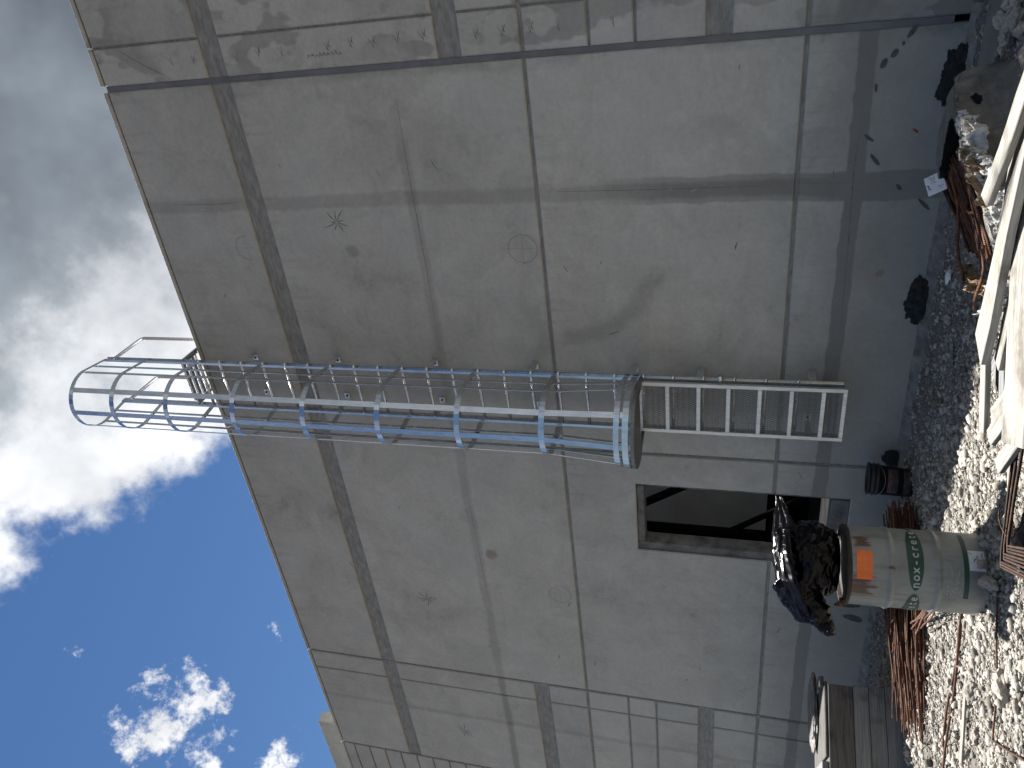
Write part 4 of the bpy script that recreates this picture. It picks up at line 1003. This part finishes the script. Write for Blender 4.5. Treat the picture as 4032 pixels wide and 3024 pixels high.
for k in range(12):
    x = rr.uniform(-.055, .045); y = rr.uniform(-.06, .055); a = rr.choice((0.1, 1.4, 0.8)); l = rr.uniform(.02, .07)
    p = Vector((x, y, .0032)); q = p+Vector((l*math.cos(a), l*math.sin(a), 0)); q.x = min(q.x, .066); q.y = min(q.y, .066); s = Vector((-math.sin(a), math.cos(a), 0))*0.0014
    bm.faces.new([bm.verts.new(v) for v in (p-s, q-s, q+s, p+s)])
from_bm('tag_writing', bm, M_INK, tg)

# ------------------------------------------------------------------ heap of weathered planks
def plank(a, b_, z, w, th, m, label, tilt=0.0, ext=(0, 0), dz=0.0, name='plank'):
    a = Vector(a); b_ = Vector(b_); d = (b_-a).normalized(); a = a - d*ext[0]; b_ = b_ + d*ext[1]
    L = (b_-a).length; bm = box_bm((-L/2, -w/2, -th/2), (L/2, w/2, th/2), 0.004)
    bmesh.ops.subdivide_edges(bm, edges=[e for e in bm.edges if abs((e.verts[0].co-e.verts[1].co).x) > L*0.8], cuts=6)
    sd_ = random.random()*50
    for v in bm.verts:
        v.co.z += 0.010*fbm(v.co.x*1.5+sd_, v.co.y*2, 0, 2); v.co.y += 0.006*fbm(v.co.x*3+sd_, 4, v.co.z*4, 2)
        if abs(abs(v.co.x)-L/2) < 0.01: v.co.x += 0.012*fbm(v.co.y*20+sd_, v.co.z*9, 1, 2)
    o = from_bm(name, bm, m); mid = (a+b_)/2; o.location = (mid.x, mid.y, z)
    o.rotation_euler = (tilt, math.atan2(-dz, L), math.atan2(d.y, d.x)); tag(o, label, 'plank'); return o
plank((-2.42, -2.78), (-1.53, -2.80), 0.37, 0.36, 0.045, M_WOOD, 'widest bleached board on top of the plank heap beside the torn bundle', R(-7), (0.05, 0.9), 0.04)
plank((-2.45, -2.98), (-1.55, -3.02), 0.315, 0.12, 0.06, M_WOOD, 'narrow bleached plank along the camera side of the widest board', R(-4), (0.0, 0.9), 0.03)
plank((-2.55, -2.52), (-3.00, -2.82), 0.26, 0.15, 0.035, M_WOOD, 'short pale plank end pointing at the sunlit gravel', R(6), (0.15, 0.02))
plank((-2.38, -2.68), (-2.86, -2.98), 0.19, 0.09, 0.09, M_WOODGREY, 'grey square timber in the shadowed gap between two planks', 0, (0.1, 0.0), name='timber')
plank((-1.9, -3.12), (-2.62, -3.52), 0.33, 0.26, 0.035, M_WOOD, 'broad cracked board at the right edge of the plank heap', R(-5), (0.5, 0.0))
plank((-2.98, -3.20), (-2.58, -3.42), 0.265, 0.085, 0.035, M_WOOD, 'lowest diagonal plank above the bent bars', R(8), (0.04, 0.6), 0.02)
plank((-2.86, -3.08), (-2.50, -3.30), 0.30, 0.10, 0.035, M_WOOD, 'middle diagonal plank above the bent bars', R(5), (0.04, 0.6), 0.02)
plank((-2.80, -2.92), (-2.40, -3.16), 0.24, 0.11, 0.035, M_WOOD, 'upper diagonal plank tucked under the broad cracked board', R(-3), (0.08, 0.4))
plank((-1.62, -2.62), (-1.22, -2.86), 0.47, 0.09, 0.04, M_WOOD, 'slim pale plank leaning on the wrapped bundle', R(12), (0.0, 0.8), 0.06)
plank((-3.06, -3.12), (-3.18, -3.20), 0.16, 0.06, 0.035, M_WOOD, 'small offcut poking out above the bent bars', 0, (0.12, 0.02))
plank((-2.9, -2.62), (-1.4, -3.05), 0.12, 0.4, 0.14, M_WOODGREY, 'grey block of boards underneath the plank heap', 0, (-0.1, 0.5))

# ------------------------------------------------------------------ timber formwork stack on the left
fc = Vector((-7.08, -1.52)); fd = Vector((-0.30, -0.60)).normalized(); ang = math.atan2(fd.y, fd.x)
stack = empty('formwork_stack', (fc.x, fc.y, 0.0), (0, 0, ang)); tag(stack, 'stack of weathered timber formwork panels at the left of the rebar pile', 'formwork')
# local x runs along the visible face towards the camera, local -y to the back (away from the drum)
def sp(name, lo, hi, m, bev=0.006, label=None):
    o = from_bm(name, box_bm(lo, hi, bev), m, stack)
    if label: o['label'] = label
    return o
zc = [(-0.08, 0.175), (0.180, 0.325), (0.330, 0.472), (0.477, 0.712)]
for k, (z0, z1) in enumerate(zc):
    sp('form_board', (-0.02+0.015*k, -1.15, z0), (2.4, -0.004*k, z1), (M_WOODGREY, M_WOODGREY, M_WOODGREY, M_WOODDARK)[k], 0.005, ('lowest board', None, None, 'dark top board')[k])
sp('deck_board', (0.0, -1.10, 0.716), (0.72, -0.035, 0.745), M_WOODDARK)  # dark wood stands in for shade, as sun reaches this board
sp('batten', (-0.05, -0.30, 0.747), (0.05, -0.05, 0.79), M_WOODDARK)
sp('batten', (0.76, -0.9, 0.716), (0.84, -0.05, 0.78), M_WOODGREY)
bm = bmesh.new(); bmesh.ops.create_icosphere(bm, subdivisions=5, radius=1.0)
for v in bm.verts:
    d = v.co.copy(); q = 1 + 0.18*fbm(d.x*1.5, d.y*1.5, d.z*1.5+4, 4) + 0.06*abs(fbm(d.x*5, d.y*5, d.z*5, 3))
    v.co = Vector((d.x*0.40*q, d.y*0.26*q, max(d.z, -0.4)*0.055*q))
o = from_bm('plastic_bag', bm, M_FILM, None, True); p = fc + fd*0.42 + Vector((fd.y, -fd.x))*0.0 + Vector((-0.62, 0.62)); o.location = (p.x, p.y, 0.775); o.rotation_euler = (0, 0, ang)
tag(o, 'limp pale plastic bag lying on the formwork stack', 'plastic bag')

# ------------------------------------------------------------------ loose ground pieces
bt = from_bm('batten', box_bm((-0.28, -0.022, -0.012), (0.28, 0.022, 0.012), 0.003), M_WOODDARK); bt.location = (-3.58, -0.95, gz(-3.58, -0.95)+0.01); bt.rotation_euler = (0.05, 0.02, math.atan2(-0.29, -0.46)); tag(bt, 'dark wooden batten pressed into the shaded gravel', 'batten')
bm = bmesh.new(); add_tube(bm, [(-2.72, -0.95, gz(-2.72, -0.95)+0.02), (-2.78, -1.15, gz(-2.78, -1.15)+0.02), (-2.90, -1.28, gz(-2.9, -1.28)+0.02), (-2.98, -1.5, gz(-2.98, -1.5)+0.02)], 0.006, 6)
o = from_bm('cable', bm, M_PAIL, None, True); tag(o, 'short black cable on the shaded ground near the rod stack', 'cable')
for k, (x, y, s) in enumerate(((-3.05, -0.42, 0.05), (-3.0, -0.50, 0.035))):
    bm = bmesh.new(); bmesh.ops.create_icosphere(bm, subdivisions=2, radius=s)
    for v in bm.verts: v.co = Vector((v.co.x*1.4, v.co.y, v.co.z*0.4))*(1+0.4*fbm(v.co.x*30, v.co.y*30, v.co.z*30+k))
    o = from_bm('paper_scrap', bm, M_TAG, None); o.location = (x, y, gz(x, y)+0.02); tag(o, ('larger white paper scrap on the shaded ground near the wall', 'smaller white paper scrap beside the larger one')[k], 'paper')
base_rocks = []
def rock_mesh(seed):
    bm = bmesh.new(); bmesh.ops.create_icosphere(bm, subdivisions=3, radius=1.0)
    for v in bm.verts:
        d = v.co.normalized(); q = 1 + 0.45*fbm(d.x*1.2+seed, d.y*1.2, d.z*1.2, 3) + 0.20*fbm(d.x*4+seed, d.y*4, d.z*4, 4); v.co = Vector((d.x*q, d.y*0.8*q, d.z*0.62*q))
    me = bpy.data.meshes.new('rock'); bm.to_mesh(me); bm.free(); me.materials.append(M_STONE); return me
for s in range(6): base_rocks.append(rock_mesh(s*3.7))
rr = random.Random(55)
def rock(x, y, s, label, k=None, dz=0.0, group=None):
    o = bpy.data.objects.new('rock', base_rocks[k if k is not None else rr.randrange(6)]); C.objects.link(o)
    o.location = (x, y, gz(x, y)+s*0.25+dz); o.scale = (s, s*rr.uniform(0.7, 1), s*rr.uniform(0.7, 1.1)); o.rotation_euler = (rr.uniform(-.4, .4), rr.uniform(-.4, .4), rr.uniform(0, 6.3)); tag(o, label, 'rock', group)
rock(-4.02, -3.08, 0.075, 'rounded tan stone between the drum and the bent bars', 2, 0.05)
rock(-3.93, -1.86, 0.075, 'elongated pale stone on the sunlit gravel right of the drum', 1)
rock(-4.50, -3.47, 0.10, 'flat grey stone beside the long bent rod', 4); rock(-5.06, -3.08, 0.09, 'grey stone beside the thin lath', 0)
rock(-5.58, -2.64, 0.075, 'upright bright-edged stone in the shadow below the rebar pile', 3)
rock(-4.00, -2.93, 0.045, 'small grey stone wedged at the foot of the drum', 5, 0.06); rock(-4.10, -3.01, 0.04, 'small pale stone leaning at the foot of the drum beside the paper label', 1, 0.07)
for x, y, s in [(rr.uniform(-1.15, -0.55), rr.uniform(-1.75, -0.78), rr.uniform(.035, .085)) for _ in range(30)]:
    rock(x, y, s, 'grey lump of rubble piled by the footing beyond the wrapped bundle', None, 0.03, 'rubble lumps by the footing')
for k in range(16):
    x = rr.uniform(-6.4, -2.9); y = rr.uniform(-3.7, -0.35); rock(x, y, rr.uniform(0.035, 0.06), 'scattered fist-sized stone lying on the gravel', None, 0, 'fist-sized stones on the gravel')
bm = bmesh.new()
for k in range(7):
    a = rr.uniform(0, 6.28); add_ribbon(bm, [(0, 0, 0), (0.05*math.cos(a), 0.05*math.sin(a), 0.05), (0.12*math.cos(a), 0.12*math.sin(a), 0.06+0.02*k/7)], [(-math.sin(a), math.cos(a), 0)]*3, 0.007, [(0, 0, 1)]*3, 0.001)
o = from_bm('weed', bm, M_WEED, None); o.location = (-6.55, -2.50, gz(-6.55, -2.5)); tag(o, 'tiny green weed at the edge of the sunlit gravel', 'weed')

# ------------------------------------------------------------------ gravel, too many stones to count
def build_gravel():
    ph = (1+5**0.5)/2
    V0 = np.array([(-1, ph, 0), (1, ph, 0), (-1, -ph, 0), (1, -ph, 0), (0, -1, ph), (0, 1, ph), (0, -1, -ph), (0, 1, -ph), (ph, 0, -1), (ph, 0, 1), (-ph, 0, -1), (-ph, 0, 1)])/1.9
    F0 = np.array([(0,11,5),(0,5,1),(0,1,7),(0,7,10),(0,10,11),(1,5,9),(5,11,4),(11,10,2),(10,7,6),(7,1,8),(3,9,4),(3,4,2),(3,2,6),(3,6,8),(3,8,9),(4,9,5),(2,4,11),(6,2,10),(8,6,7),(9,8,1)])
    N = 108000
    x = rng.uniform(-8.6, 0.2, N*2); y = -rng.uniform(0.10, 4.6, N*2)
    # keep what the camera side can see, thinner by the wall foot where the soil is packed
    keep = (rng.random(N*2) < np.clip(0.22 + (-y-0.5)*0.85, 0.22, 1.0)) & (y > -4.9) & ((x < 0.2) | (y > -2.5))
    drift = np.array([mn.fractal(Vector((float(a_)*1.3, float(b_)*1.3, 4.0)), 1.0, 2.0, 3) for a_, b_ in zip(x, y)])
    keep &= rng.random(N*2) < np.clip(0.80 + 1.1*drift, 0.30, 1.0)
    keep &= (x*0.62 + 7.3 + y*0 > 0.4)
    x, y = x[keep][:N], y[keep][:N]; n = len(x)
    s = np.exp(rng.normal(math.log(0.0078), 0.60, n)); s = np.clip(s, 0.0045, 0.045)
    i = np.clip(np.searchsorted(GX, x)-1, 0, len(GX)-2); j = np.clip(np.searchsorted(GY, y)-1, 0, len(GY)-2)
    u = (x-GX[i])/(GX[i+1]-GX[i]); v = (y-GY[j])/(GY[j+1]-GY[j])
    z = (GZ[i, j]*(1-u)+GZ[i+1, j]*u)*(1-v)+(GZ[i, j+1]*(1-u)+GZ[i+1, j+1]*u)*v + s*0.25
    var = V0[None]*(1+rng.uniform(-0.42, 0.42, (60, 12, 1)))
    shp = var[rng.integers(0, 60, n)]*(np.stack([np.ones(n)*1.15, rng.uniform(0.65, 1.0, n), rng.uniform(0.5, 0.9, n)], -1)[:, None, :])
    a = rng.uniform(0, 2*np.pi, n); tl = rng.uniform(-0.6, 0.6, n)
    ct, st_ = np.cos(tl)[:, None], np.sin(tl)[:, None]
    X, Y, Z = shp[..., 0], shp[..., 1], shp[..., 2]
    Y, Z = Y*ct-Z*st_, Y*st_+Z*ct
    ca, sa = np.cos(a)[:, None], np.sin(a)[:, None]
    X, Y = X*ca-Y*sa, X*sa+Y*ca
    P = np.stack([X*s[:, None]+x[:, None], Y*s[:, None]+y[:, None], Z*s[:, None]+z[:, None]], -1).reshape(-1, 3)
    F = (F0[None]+np.arange(n)[:, None, None]*12).reshape(-1, 3)
    me = bpy.data.meshes.new('gravel'); me.vertices.add(len(P)); me.vertices.foreach_set('co', P.ravel().astype(np.float32))
    me.loops.add(F.size); me.loops.foreach_set('vertex_index', F.ravel().astype(np.int32))
    me.polygons.add(len(F)); me.polygons.foreach_set('loop_start', np.arange(0, F.size, 3, dtype=np.int32))
    me.update(calc_edges=True)
    t_ = rng.uniform(0.35, 1.2, n); warm = rng.uniform(0.86, 1.0, n)
    colr = np.stack([t_, t_*(0.5+0.5*warm), t_*warm, np.ones(n)], -1).repeat(12, 0)
    at = me.color_attributes.new('tint', 'FLOAT_COLOR', 'POINT'); at.data.foreach_set('color', colr.ravel().astype(np.float32))
    o = link('gravel', me, M_GRAVEL); o['kind'] = 'stuff'; o['label'] = 'loose crushed limestone gravel strewn over the ground'
build_gravel()
